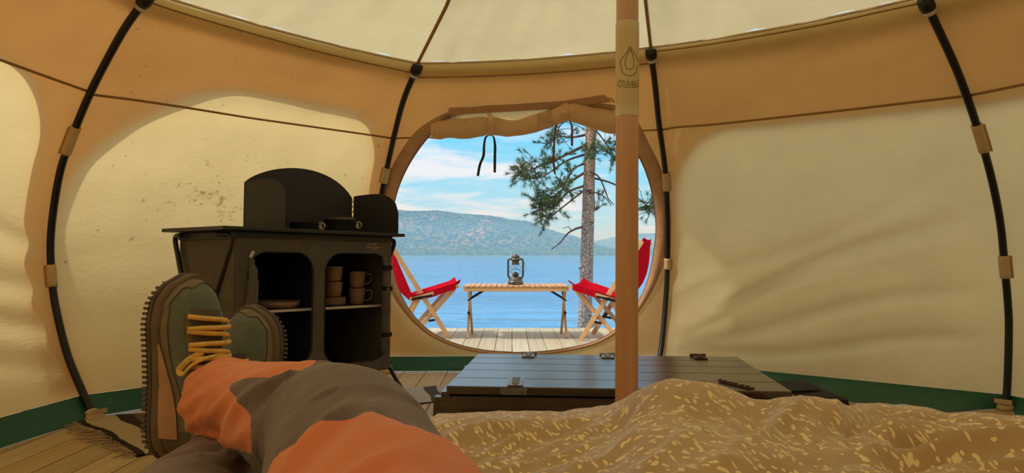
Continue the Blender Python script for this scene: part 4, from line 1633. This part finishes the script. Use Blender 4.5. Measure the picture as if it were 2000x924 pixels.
wd = [.14, .15, .14, .13, .112]
y = -CDp / 2 - .006
for i, w in enumerate(wd):
    b = MB(); b.box((0, y + w / 2, CZ - .012), (CL + .004, w - .003, .024), None, .003)
    b.build('lid_board', M['chest_wood'], ch, local=True)
    y += w


def hasp(x, yy, length, ang, wd_=.045, par=ch):
    R = Matrix.Rotation(ang, 3, 'Z')
    b = MB()
    b.box(Vector((x, yy, CZ + .003)), (wd_, length, .004), R, .001)
    for k in (-.36, 0.02, .36):
        b.lathe([(0, 0), (.006, 0), (.005, .003), (0, .004)], Vector((x, yy, CZ + .005)) + R @ Vector((0, k * length, 0)), 10)
        b.box(Vector((x, yy, CZ + .006)) + R @ Vector((0, (k + .17) * length, 0)), (wd_ * .5, .008, .003), R)
    return b


mb = hasp(-.285, -.275, .11, .06); mb.box((-.285, -CDp / 2 - .012, CZ - .012), (.075, .008, .016)); mb.build('hasp', M['steel'], ch, local=True)
mb = hasp(.345, -.26, .13, 0.5, .02); mb.box((.375, -CDp / 2 - .012, CZ - .012), (.05, .008, .016)); mb.build('hasp', M['dark_steel'], ch, local=True)
for x, mm in ((-.285, 'steel'), (.005, 'steel'), (.335, 'dark_steel')):
    mb = hasp(x, CDp / 2 - .05, .07, 0)
    mb.tube([(x - .028, CDp / 2 + .0, CZ + .004), (x + .028, CDp / 2 + .0, CZ + .004)], .006, 8)
    mb.build('hinge', M[mm], ch, local=True)
for x in (-.39, .40):
    mb = MB()
    mb.box((x, -CDp / 2 - .006, .262), (.085, .008, .03), None, .002)
    for k in (-1, 0, 1): mb.poly([(-.014, 0), (.014, 0), (0, -.026)], Matrix.Translation((x + k * .027, -CDp / 2 - .007, .25)) @ FR, .006)
    mb.box((x, -CDp / 2 - .003, .20), (.10, .006, .12), None, .002)
    mb.build('corner_plate', M['dark_steel'], ch, local=True)

# black bag behind the chest's right end
bp0 = on_z(1575, 800, 0)
bgx = Vector((.935, 2.36, 0))
bag = thing('black_bag', 'black soft bag lying on the floor at the right end of the chest', 'bag', bgx)
b = MB(); b.box((0, 0, .14), (.21, .34, .28), Matrix.Rotation(-.04, 3, 'Y'), .028)
b.v = [bgx + Vector((p.x * (1.0 + .08 * (.28 - p.z)), p.y, max(.001, p.z))) for p in b.v]
b.build('bag_body', M['bag'], bag)
b = MB(); b.tube(catmull([bgx + Vector(p) for p in ((-.08, -.06, .277), (-.05, -.07, .284), (.03, -.05, .284), (.08, -.03, .276))], 20), .008, 8, flatten=.5)
b.build('bag_strap', M['bag'], bag)

# ------------------------------------------------------------------ rag rug
def ragmat(t):
    tc = t.n('ShaderNodeTexCoord')
    su = t.n('ShaderNodeSeparateXYZ', inp={0: tc.outputs['UV']})
    x = t.math('ADD', su.outputs[0], t.math('MULTIPLY', t.noise(tc.outputs['UV'], 6, 3, .6), .012))
    st = t.ramp(x, [(0.0, srgb(60, 50, 42)), (0.022, srgb(190, 172, 138)), (0.085, srgb(70, 58, 48)), (0.12, srgb(110, 92, 70)), (0.15, srgb(180, 162, 130)), (0.22, srgb(66, 56, 50)), (0.27, srgb(168, 156, 140)), (0.40, srgb(90, 80, 76)), (0.46, srgb(190, 180, 166)), (0.60, srgb(70, 64, 62)), (0.65, srgb(172, 166, 160)), (0.74, srgb(120, 112, 108)), (0.78, srgb(190, 184, 176)), (0.86, srgb(92, 86, 86)), (0.90, srgb(184, 178, 172)), (0.95, srgb(64, 60, 60))], 'CONSTANT')
    w = t.noise(t.mapping(tc.outputs['UV'], scale=(260, 30, 1)), 1.0, 3, .6)
    c = t.mix(t.math('MULTIPLY', w, .45), st, srgb(50, 42, 36))
    bp = t.n('ShaderNodeBump', inp={'Strength': 1.0, 'Distance': .004, 'Height': w})
    b = t.n('ShaderNodeBsdfDiffuse', inp={0: c, 'Normal': bp.outputs[0]})
    t.n('ShaderNodeOutputMaterial', inp={0: b})


M['rag'] = simple('woven rags', ragmat)
M['fringe'] = mat('rug fringe yarn', srgb(150, 130, 98), .95, var=.4, vscale=40)
RA, RB, RC, RD = Vector((-1.90, 3.12, 0)), Vector((-1.33, 2.56, 0)), Vector((-.235, 3.66, 0)), Vector((-.235, 4.0, 0))
rug = thing('rag_rug', 'striped rag rug with a fringed end on the plank floor beneath the kitchen', 'rug', RA.lerp(RC, .5))


def rugp(u, v):
    p = RA.lerp(RB, v).lerp(RD.lerp(RC, v), u)
    n = .014 * mnoise.noise(Vector((u * 7, v * 1.0, 3)))
    return p + Vector((.015 * mnoise.noise(Vector((u * 5, v * 3, 0))), .02 * mnoise.noise(Vector((u * 5, v * 3, 6))), .006 + max(0, n)))


b = MB()
b.grid(rugp, 120, 40)
b.grid(lambda u, v: rugp(u, v) - Vector((0, 0, .005)), 120, 40)
b.build('rug_weave', M['rag'], rug)
b = MB()
rr_ = random.Random(5)
for i in range(46):
    v = (i + rr_.random()) / 46
    p = rugp(0, v)
    d = (RA - RD).normalized()
    e = p + d * rr_.uniform(.015, .075) + Vector((rr_.uniform(-.03, .03), rr_.uniform(-.03, .03), -.002))
    b.tube([p, p.lerp(e, .5) + Vector((0, 0, .006)), e], [.004, .003, .002], 5)
b.build('fringe', M['fringe'], rug)

# ------------------------------------------------------------------ bed: mattress and duvet
bed_rot = D(8)
bd = (Vector((math.cos(bed_rot), -math.sin(bed_rot), 0)), Vector((math.sin(bed_rot), math.cos(bed_rot), 0)))
far_l = Vector((-.215, 1.765, 0))
MW, ML, MT = 1.55, 2.1, .30
mc = far_l + bd[0] * MW / 2 - bd[1] * ML / 2
bed = thing('mattress', 'thick mattress in a beige sheet under the patterned duvet', 'mattress', mc, (0, 0, -bed_rot))
b = MB(); b.box((0, 0, MT / 2), (MW, ML, MT), None, .035)
b.build('mattress_body', M['bed_sheet'], bed, local=True)


def leafmat(t):
    tc = t.n('ShaderNodeTexCoord')
    uv = tc.outputs['UV']

    def leaf(scale, a, bb, off, keep=1.0):
        mp = t.mapping(uv, loc=(off, off * 1.7, 0))
        vo = t.n('ShaderNodeTexVoronoi', feature='F1', voronoi_dimensions='2D')
        t.set(vo, 'Vector', mp); t.set(vo, 'Scale', scale); t.set(vo, 'Randomness', .9)
        sc = t.n('ShaderNodeVectorMath', operation='SUBTRACT')
        t.set(sc, 0, mp); t.set(sc, 1, vo.outputs['Position'])
        cs = t.n('ShaderNodeSeparateColor', inp={0: vo.outputs['Color']})
        ro = t.n('ShaderNodeVectorRotate', rotation_type='Z_AXIS')
        t.set(ro, 0, sc.outputs[0]); t.set(ro, 'Angle', t.math('MULTIPLY', cs.outputs[0], 6.283))
        s2 = t.n('ShaderNodeSeparateXYZ', inp={0: ro.outputs[0]})
        xx = t.math('DIVIDE', s2.outputs[0], a); yy = t.math('DIVIDE', t.math('ADD', s2.outputs[1], t.math('MULTIPLY', t.math('MULTIPLY', s2.outputs[0], s2.outputs[0]), 14.0)), bb)
        r = t.math('ADD', t.math('MULTIPLY', xx, xx), t.math('MULTIPLY', yy, yy))
        f = t.math('SUBTRACT', 1.0, t.smooth(r, .7, 1.15))
        return t.math('MULTIPLY', f, t.math('LESS_THAN', cs.outputs[1], keep))
    msk = leaf(24, .0088, .0038, 0.0, .7)
    for args in ((29, .0072, .0033, .371, .5), (19, .0105, .0046, .713, .45), (34, .006, .0027, .157, .4), (17, .018, .0009, .911, .3), (40, .0034, .0032, .433, .4), (27, .0066, .0032, .617, .5)):
        msk = t.math('MAXIMUM', msk, leaf(*args))
    n = t.noise(uv, 5.0, 3, .6)
    basec = t.ramp(n, [(.3, srgb(180, 148, 106)), (.7, srgb(196, 162, 120))])
    c = t.mix(t.math('MULTIPLY', msk, .9), basec, srgb(250, 228, 172))
    wv = t.noise(uv, 420.0, 2, .5)
    bp = t.n('ShaderNodeBump', inp={'Strength': .5, 'Distance': .001, 'Height': wv})
    b = t.n('ShaderNodeBsdfPrincipled', inp={'Base Color': c, 'Roughness': .62, 'Normal': bp.outputs[0]})
    b.inputs['Sheen Weight'].default_value = .8
    b.inputs['Sheen Roughness'].default_value = .35
    b.inputs['Specular IOR Level'].default_value = .45
    t.n('ShaderNodeOutputMaterial', inp={0: b})


M['duvet'] = simple('golden duvet with small leaves', leafmat)
SIL = [(600, 822), (835, 817), (900, 811), (1000, 808), (1100, 808), (1190, 795), (1215, 782), (1240, 764), (1270, 748), (1310, 738), (1350, 742), (1380, 746), (1420, 757), (1450, 770), (1470, 779), (1500, 780), (1530, 775), (1560, 772), (1585, 776), (1610, 781), (1632, 780), (1650, 795), (1690, 792), (1730, 792), (1790, 795), (1850, 806), (1890, 803), (1930, 806), (2000, 812), (2300, 830)]
RDG = [(600, 1.74), (1000, 1.73), (1150, 1.70), (1240, 1.55), (1330, 1.50), (1460, 1.55), (1560, 1.50), (1640, 1.52), (1700, 1.72), (2000, 1.75), (2300, 1.75)]


def nz(x, y, z=0.0): return mnoise.noise(Vector((x, y, z)))


def duvet_h(x, y):
    px = 1000 + F_PX * x / max(y, .5)
    dr = interp(px, RDG)
    zs = CAM_H - (interp(px, SIL) - 497) / F_PX * dr
    hb = .325
    top = zs - hb
    q = y - dr
    if q > 0: prof_ = math.exp(-(q / .14) ** 2)
    else: prof_ = math.exp(-(q / .42) ** 2) * .72 + .28 * math.exp(-(q / .12) ** 2)
    near = sstep(dr - .05, dr - .35, y)
    h = hb + top * prof_ + .035 * near * sstep(-.1, .25, x)
    # creases: long folds running from the near left to the far right, then across on the right
    k = sstep(1.05, .6, x / max(y, .4) * 1.6)
    a = D(52); ca_, sa_ = math.cos(a), math.sin(a)
    l = x * ca_ + y * sa_; w = -x * sa_ + y * ca_
    wob = w + .05 * nz(l * 2.2, w * 2, 7)
    f1 = 1 - abs(nz(l * 1.1, wob * 7.5, 1)) * 2.2
    f1b = 1 - abs(nz(l * 2.0, wob * 16, 5)) * 2.2
    wob2 = y + .08 * nz(x * 2.5, y * 2, 3) - .1 * x
    f2 = 1 - abs(nz(x * 1.5, wob2 * 7.5, 12)) * 2.2
    amp = .034 * sstep(dr + .02, dr - .16, y) + .004
    h += amp * (k * (f1 * .8 + f1b * .35 - .4) + (1 - k) * (f2 * 1.2 - .5))
    h += .010 * nz(x * 9, y * 9, 2) * sstep(dr, dr - .2, y)
    h += .003 * nz(x * 24, y * 24, 2)
    # one deep tuck on the right
    if x > .6:
        t_ = y - (1.36 - .10 * (x - .75) + .015 * math.sin(x * 16))
        h -= .045 * math.exp(-(t_ / .028) ** 2) * sstep(.62, .8, x) - .030 * math.exp(-((t_ + .075) / .045) ** 2) * sstep(.62, .85, x)
    return h


DU = (-.33, 1.95)


def duv(u, v):
    x = lerp(DU[0], DU[1], u)
    far = 1.80 - .02 * x + .012 * nz(x * 5, 0, 4) + .01 * nz(x * 13, 0, 8)
    y = lerp(far, .28, v)
    h = duvet_h(x, y)
    # hem drops over the mattress edge
    e = sstep(0.022, 0.0, v)
    h = lerp(h, .305, e * .9) if x < .5 else h - e * .05
    el = sstep(.03, 0, u)
    lx = far_l.x - math.tan(bed_rot) * (1.765 - y)
    if x < lx + .03: x = lx + .03 - (lx + .03 - x) * .15; h = min(h, .335)
    return Vector((x, y, h))


b = MB()
b.grid(duv, 330, 230, lambda u, v: (lerp(*DU, u), 1.52 * v))
dv = b.build('duvet', M['duvet'])
tag(dv, 'rumpled golden brown duvet with small pale leaf print on the mattress', 'duvet')

# ------------------------------------------------------------------ the person lying on the bed (legs in view)
person = thing('person', 'person lying back with ankles crossed in orange and brown trousers and laced shoes', 'person', (-.12, .34, .30))
R_AX = [(-.07, .30, .45), (-.055, .44, .457), (-.128, .66, .478), (-.2, .85, .502), (-.275, .935, .50), (-.36, 1.03, .497), (-.458, 1.135, .49)]
R_R = [.115, .108, .097, .087, .076, .064, .064]
L_AX = [(-.18, .30, .44), (-.22, .44, .42), (-.30, .64, .398), (-.395, .83, .388), (-.42, .95, .388), (-.445, 1.09, .386), (-.475, 1.235, .385)]
L_R = [.115, .105, .094, .083, .075, .064, .066]
rc = catmull(R_AX, 60); rrad = [p.x for p in catmull([Vector((r, 0, 0)) for r in R_R], 60)]
lc_ = catmull(L_AX, 60); lrad = [p.x for p in catmull([Vector((r, 0, 0)) for r in L_R], 60)]


def remeshed(mb, voxel, smooth_it):
    o = mb.build('tmp', M['bag'], smooth=True)
    md = o.modifiers.new('r', 'REMESH'); md.mode = 'VOXEL'; md.voxel_size = voxel
    if smooth_it:
        ms = o.modifiers.new('s', 'SMOOTH'); ms.iterations = smooth_it; ms.factor = .5
    bpy.context.view_layer.update()
    dg = bpy.context.evaluated_depsgraph_get()
    me = bpy.data.meshes.new_from_object(o.evaluated_get(dg))
    loc = o.location.copy()
    bpy.data.objects.remove(o)
    for v in me.vertices: v.co = v.co + loc
    return me


# body: one continuous surface (pelvis, legs, ankles and feet inside the shoes)
S1H = Vector((-.580, 1.205, .385)); S1L = Vector((.02, .10, 1)).normalized(); S1D = Vector((.88, -.47, .0))
S2H = Vector((-.492, 1.39, .318)); S2L = Vector((-.03, .14, 1)).normalized(); S2D = Vector((-.25, -.97, .0))


def frame(L, Dn):
    Dn = (Dn - L * Dn.dot(L)).normalized()
    return L, Dn.cross(L), Dn       # length, width, dorsum


def shoe_pt(H, fr_, x, y, z):
    return H + fr_[0] * x + fr_[1] * y + fr_[2] * z


F1 = frame(S1L, S1D); F2 = frame(S2L, S2D)
mb = MB()
for c, rd, H, f_ in ((rc, rrad, S1H, F1), (lc_, lrad, S2H, F2)):
    mb.tube(c, [r * .82 for r in rd], 16)
    mb.tube([c[-8], c[-4], shoe_pt(H, f_, .07, 0, .095), shoe_pt(H, f_, .075, 0, .055)], [.045, .038, .030, .026], 14)
    mb.tube([shoe_pt(H, f_, .022, 0, .046), shoe_pt(H, f_, .09, 0, .058), shoe_pt(H, f_, .17, 0, .052), shoe_pt(H, f_, .25, 0, .04)], [.024, .03, .028, .016], 14)
mb.tube([(-.11, .02, .50), (-.115, .14, .48), (-.12, .26, .455), (-.12, .36, .44), (-.12, .44, .43)], [.12, .13, .15, .15, .10], 20)
me = remeshed(mb, .012, 3)
M['skin'] = mat('skin', srgb(196, 150, 122), .6)
body = bpy.data.objects.new('body', me); COL.objects.link(body)
me.materials.clear(); me.materials.append(M['skin'])
for p in me.polygons: p.use_smooth = True
body.parent = person; body.location = -Vector(person.location)

# trousers
mb = MB()
mb.tube(rc, rrad, 26)
mb.tube(lc_, lrad, 26)
mb.tube([(-.115, .13, .485), (-.12, .24, .46), (-.12, .34, .445), (-.12, .42, .44)], [.145, .165, .165, .12], 26)
me = remeshed(mb, .0065, 8)


def nearest(c, p):
    best = 0; bd_ = 1e9
    for i, q in enumerate(c):
        d = (q - p).length_squared
        if d < bd_: bd_, best = d, i
    return best, math.sqrt(bd_)


arc = {}
for nm, c in (('r', rc), ('l', lc_)):
    s = [0]
    for i in range(1, len(c)): s.append(s[-1] + (c[i] - c[i - 1]).length)
    arc[nm] = s
knee_r = arc['r'][30]; knee_l = arc['l'][30]
zone = []
newco = []
nors = [v.normal.copy() for v in me.vertices]
for v in me.vertices:
    p = v.co
    ir, dr_ = nearest(rc, p); il, dl_ = nearest(lc_, p)
    right = dr_ / rrad[ir] < dl_ / lrad[il]
    c, i, rd = (rc, ir, rrad) if right else (lc_, il, lrad)
    tg = (c[min(i + 1, 60)] - c[max(i - 1, 0)]).normalized()
    s = arc['r' if right else 'l'][i] + (p - c[i]).dot(tg) - (knee_r if right else knee_l)
    rad_ = p - c[i]; rad_ = rad_ - tg * rad_.dot(tg)
    upv = Vector((0, 0, 1)); upv = (upv - tg * upv.dot(tg)).normalized(); sd = tg.cross(upv)
    phi = math.atan2(rad_.dot(sd), rad_.dot(upv))      # 0 on top, positive to the leg's left
    if right:
        # brown knee panel: from mid thigh to a pointed end on the shin
        s1 = .075 + .15 * math.exp(-((phi + 0.85) / .30) ** 2) + .012 * math.sin(phi * 3)
        if abs(phi) > 1.7: s1 = max(s1, .075 + .14 * sstep(1.7, 2.2, abs(phi)))
        s0 = -.198 - .035 * math.sin(phi * 1.3)
        zone.append(max(min(s - s0, s1 - s), (dr_ / rrad[ir] - dl_ / lrad[il] + .04) * .05))
    else:
        zone.append((dr_ / rrad[ir] - dl_ / lrad[il] + .04) * .05)
    # folds
    r = abs(s)
    th = phi / PI
    if right and s > .07:
        w1 = nz(s * 11 + th * 4.0, th * 2.0, 3)
        w2 = nz(s * 22 + th * 5.0, th * 4.0, 8)
        amp = .0125
    elif r <= .09:
        w1 = nz(s * 9, th * 3.0, 5 if right else 15)
        w2 = nz(s * 14 - th * 4, th * 4.0, 6)
        amp = .006
    else:
        w1 = nz(s * 12 - th * 3.5, th * 2.6, 1 if right else 11)
        w2 = nz(s * 16 - th * 5, th * 4.0, 4)
        amp = .009
    h = (1 - math.sqrt(w1 * w1 + .006) * 2.4) * .8 + (1 - math.sqrt(w2 * w2 + .01) * 2.4) * .25 - .35
    # a seam groove at the panel's edge
    sg = -.0016 * math.exp(-(zone[-1] / .004) ** 2) if right else 0
    newco.append(p + nors[v.index] * (h * amp + sg))
for v, p in zip(me.vertices, newco): v.co = p
at_ = me.attributes.new('zone', 'FLOAT', 'POINT')
for i, z in enumerate(zone): at_.data[i].value = z


def trousermat(t):
    tc = t.n('ShaderNodeTexCoord')
    a = t.n('ShaderNodeAttribute', attribute_name='zone')
    f = t.smooth(a.outputs['Fac'], -.0006, .0006)
    n = t.noise(tc.outputs['Object'], 9.0, 4, .6)
    o = t.ramp(n, [(.3, srgb(212, 116, 70)), (.7, srgb(226, 134, 88))])
    g = t.ramp(n, [(.3, srgb(98, 82, 80)), (.7, srgb(114, 96, 92))])
    c = t.mix(f, o, g)
    wv = t.noise(tc.outputs['Object'], 500.0, 2, .5)
    fo = t.noise(t.mapping(tc.outputs['Object'], rot=(0, 0, .7), scale=(1, 1, 2.0)), 26.0, 4, .6, .8)
    hh = t.math('ADD', t.math('MULTIPLY', wv, .0006), t.math('MULTIPLY', fo, .003))
    bp = t.n('ShaderNodeBump', inp={'Strength': .6, 'Distance': 1.0, 'Height': hh})
    b = t.n('ShaderNodeBsdfPrincipled', inp={'Base Color': c, 'Roughness': .75, 'Normal': bp.outputs[0]})
    b.inputs['Sheen Weight'].default_value = .2
    b.inputs['Specular IOR Level'].default_value = .25
    t.n('ShaderNodeOutputMaterial', inp={0: b})


M['trouser'] = simple('orange and brown trouser cloth', trousermat)
tro = bpy.data.objects.new('trousers', me); COL.objects.link(tro)
me.materials.clear(); me.materials.append(M['trouser'])
for p in me.polygons: p.use_smooth = True
tro.parent = person; tro.location = -Vector(person.location)
tag(tro, 'orange hiking trousers with brown knee panels')

M['shoe_green'] = mat('dark green suede', srgb(98, 106, 94), .85, var=.2, vscale=40, bump=.0005, bscale=300, sheen=.2)
M['shoe_tan'] = mat('olive brown suede', srgb(116, 102, 80), .85, var=.2, vscale=40, bump=.0005, bscale=300, sheen=.2)
M['shoe_mid'] = mat('tan midsole rubber', srgb(176, 134, 104), .7, var=.12, vscale=30)
M['shoe_sole'] = mat('dark outsole rubber', srgb(84, 72, 62), .6, var=.2, vscale=30)
M['shoe_brown'] = mat('brown midsole foam', srgb(104, 88, 68), .75, var=.15, vscale=30)
M['lace'] = mat('mustard shoe lace', srgb(222, 180, 96), .8, var=.2, vscale=80)
SLN = .298


def half_w(x):
    s = max(0, min(1, x / SLN))
    w = interp(s, [(0, .026), (.08, .033), (.2, .036), (.4, .037), (.55, .042), (.72, .05), (.85, .047), (.94, .036), (1, .016)])
    if s < .1: w *= math.sqrt(max(0, 1 - ((.1 - s) / .1) ** 2)) * .75 + .25
    if s > .9: w *= math.sqrt(max(0, 1 - ((s - .9) / .1) ** 2)) * .85 + .15
    return w


def cen(x): return .004 * math.sin(x / SLN * PI)


def upper_h(x):
    s = x / SLN
    return interp(s, [(0, .075), (.03, .098), (.12, .102), (.26, .100), (.36, .092), (.5, .078), (.65, .066), (.8, .056), (.9, .046), (.97, .030), (1, .012)])


def upper(x, a, off=0.0):
    """a from -1 (one side) over the top to +1 (other side)"""
    w = half_w(x) - .001 + off
    h = upper_h(x) + off
    an = a * PI / 2
    ex = .62
    sy = math.copysign(abs(math.sin(an)) ** ex, a) if a else 0
    zc = abs(math.cos(an)) ** ex
    s = x / SLN
    narrow = lerp(1, .80, sstep(.1, .5, zc) * sstep(.62, .2, s))
    return (x, cen(x) + sy * w * narrow, .024 + zc * h)


def make_shoe(H, f_, label, mir, lsh=0.0):
    def P(q): return shoe_pt(H, f_, q[0], q[1] * mir, q[2])
    sh_ = []
    b = MB()
    xs = lambda u: SLN * (0.5 - .5 * math.cos(PI * u))
    b.grid(lambda u, v: P(upper(xs(u), lerp(-1, 1, v))), 60, 40)
    up_ = b.build('upper', M['shoe_green'], person)
    tag(up_, label)
    # overlays: toe cap, rand, heel counter
    b = MB()
    b.grid(lambda u, v: P(upper(lerp(.292 - .05 * abs(lerp(-1, 1, v)) ** 1.2 - .008 * math.sin(v * 14), SLN, u), lerp(-1, 1, v), .0022)), 24, 40)
    b.build('toe_cap', M['shoe_tan'], up_)
    b = MB()
    for s in (-1, 1):
        b.grid(lambda u, v: P(upper(lerp(.0, .27, u), s * lerp(1.0, .80 - .10 * math.sin(u * PI * 2.2) * (1 - u) + .02 * u, v), .0018)), 50, 8)
    b.build('side_rand', M['shoe_tan'], up_)
    b = MB()
    for s in (-1, 1):
        b.grid(lambda u, v: P(upper(lerp(.035, .185, u), s * lerp(1.0, lerp(.84, .97, u ** 2), v), .0042)), 30, 6)
    b.build('side_stripe', M['shoe_mid'], up_)
    b = MB()
    b.grid(lambda u, v: P(upper(lerp(.0, .06 - .02 * abs(lerp(-1, 1, v)) ** 2, u), lerp(-1, 1, v), .0026)), 16, 40)
    b.build('heel_counter', M['shoe_sole'], up_)
    # eyelet facings and tongue
    b = MB()
    for s in (-1, 1):
        b.grid(lambda u, v: P(upper(lerp(.09, .24 + lsh, u), s * lerp(.26 - .05 * u, .50 - .10 * u, v), .003)), 24, 8)
    b.build('eyelet_facing', M['shoe_tan'], up_)
    b = MB()
    b.grid(lambda u, v: P(upper(lerp(.07, .243 + lsh, u), lerp(-.27, .27, v), .0035 + .004 * math.cos(lerp(-1, 1, v) * PI / 2))), 24, 12)
    b.build('tongue', M['shoe_sole'], up_)
    b = MB()
    for i in range(9):
        x = lerp(.230, .128, i / 8) + lsh
        wv = lerp(.34, .42, i / 8)
        for sgn in ((1,) if i % 2 else (-1,)):
            pts_ = []
            for k in range(13):
                u = k / 12
                a = lerp(-wv, wv, u) * sgn
                lift = .008 + .007 * math.sin(PI * u) + (.002 if sgn > 0 else 0)
                pts_.append(P(upper(x - .006 * u - .002 * math.sin(i * 2.3), a, lift)))
            b.tube(pts_, .0052, 8, flatten=.8)
    # bow: two loops and loose ends
    k0 = upper(.135, .1, .017)
    for s in (-1, 1):
        q = [Vector(k0), Vector(upper(.13, s * .3, .02)), Vector(upper(.118, s * .6, .022)), Vector(upper(.108, s * .66, .018)), Vector(upper(.118, s * .4, .014)), Vector(k0)]
        b.tube([P(p) for p in catmull(q, 26)], .0038, 7, flatten=.6)
        q = [Vector(k0), Vector(upper(.125, s * .4, .01)), Vector(upper(.112, s * .62, .008)), Vector(upper(.10, s * .72, .008))]
        b.tube([P(p) for p in catmull(q, 16)], .0036, 7, flatten=.6)
    if lsh == 0:
        q = [Vector(upper(.172, -.3, .012)), Vector(upper(.166, .1, .020)), Vector(upper(.154, .40, .018)), Vector(upper(.140, .60, .014)), Vector(upper(.146, .66, .012)), Vector(upper(.162, .44, .013)), Vector(upper(.174, .15, .014))]
        b.tube([P(p) for p in catmull(q, 34)], .0050, 8, flatten=.5)
    b.build('laces', M['lace'], up_)
    # midsole and toothed outsole
    N_ = 72
    outl = []
    for i in range(N_):
        tt = i / N_
        if tt < .5: x = SLN * (.5 - .5 * math.cos(2 * PI * tt)); s = 1
        else: x = SLN * (.5 + .5 * math.cos(2 * PI * (tt - .5))); s = -1
        outl.append((x, s))

    def ring(g, z, zt=0.0):
        out = []
        for x, s in outl:
            xx = x + (x / SLN - .5) * 2 * g
            toe = .012 * sstep(.8, 1, x / SLN) + .006 * sstep(.15, 0, x / SLN)
            out.append(P((xx, cen(x) + s * (half_w(x) + g), z + toe)))
        return out
    b = MB()
    rings = [ring(-.004, .034), ring(.002, .036), ring(.0045, .026), ring(.003, .012), ring(.001, .010)]
    vs_ = [p for r in rings for p in r]
    fs_ = [(r * N_ + k, r * N_ + (k + 1) % N_, (r + 1) * N_ + (k + 1) % N_, (r + 1) * N_ + k) for r in range(len(rings) - 1) for k in range(N_)]
    fs_.append(tuple(range((len(rings) - 1) * N_, len(rings) * N_)))
    b.add(vs_, fs_)
    ms_ = b.build('midsole', M['shoe_brown'], person)
    b = MB()
    rings = [ring(.004, .014), ring(.006, .011), ring(.005, .004), ring(.003, .002)]
    vs_ = [p for r in rings for p in r]
    fs_ = [(r * N_ + k, r * N_ + (k + 1) % N_, (r + 1) * N_ + (k + 1) % N_, (r + 1) * N_ + k) for r in range(len(rings) - 1) for k in range(N_)]
    fs_.append(tuple(range((len(rings) - 1) * N_, len(rings) * N_)))
    b.add(vs_, fs_)
    Rm = Matrix((f_[0], f_[1] * mir, f_[2])).transposed()
    for i in range(33):
        x = .010 + i * .0086
        toe = .012 * sstep(.8, 1, x / SLN) + .006 * sstep(.15, 0, x / SLN)
        for s in (-1, 1):
            b.box(P((x, cen(x) + s * (half_w(x) + .002), .0025 + toe)), (.0050, .014, .011), Rm, .001)
        if i % 2: b.box(P((x, cen(x), 0 + toe * .5)), (.011, half_w(x) * 1.1, .008), Rm, .001)
    b.build('outsole', M['shoe_sole'], ms_)
    # padded collar round the ankle
    b = MB()
    b.tube([P((.058 + .05 * math.cos(a), .032 * math.sin(a), .118 + .012 * math.cos(a))) for a in [i * 2 * PI / 36 for i in range(37)]], .010, 8)
    b.build('collar', M['shoe_green'], up_)


make_shoe(S1H, F1, 'upper of the left shoe in the picture, toe up with full laces in view', 1)
make_shoe(S2H, F2, 'upper of the shoe half hidden behind the orange trouser leg', -1, -.035)
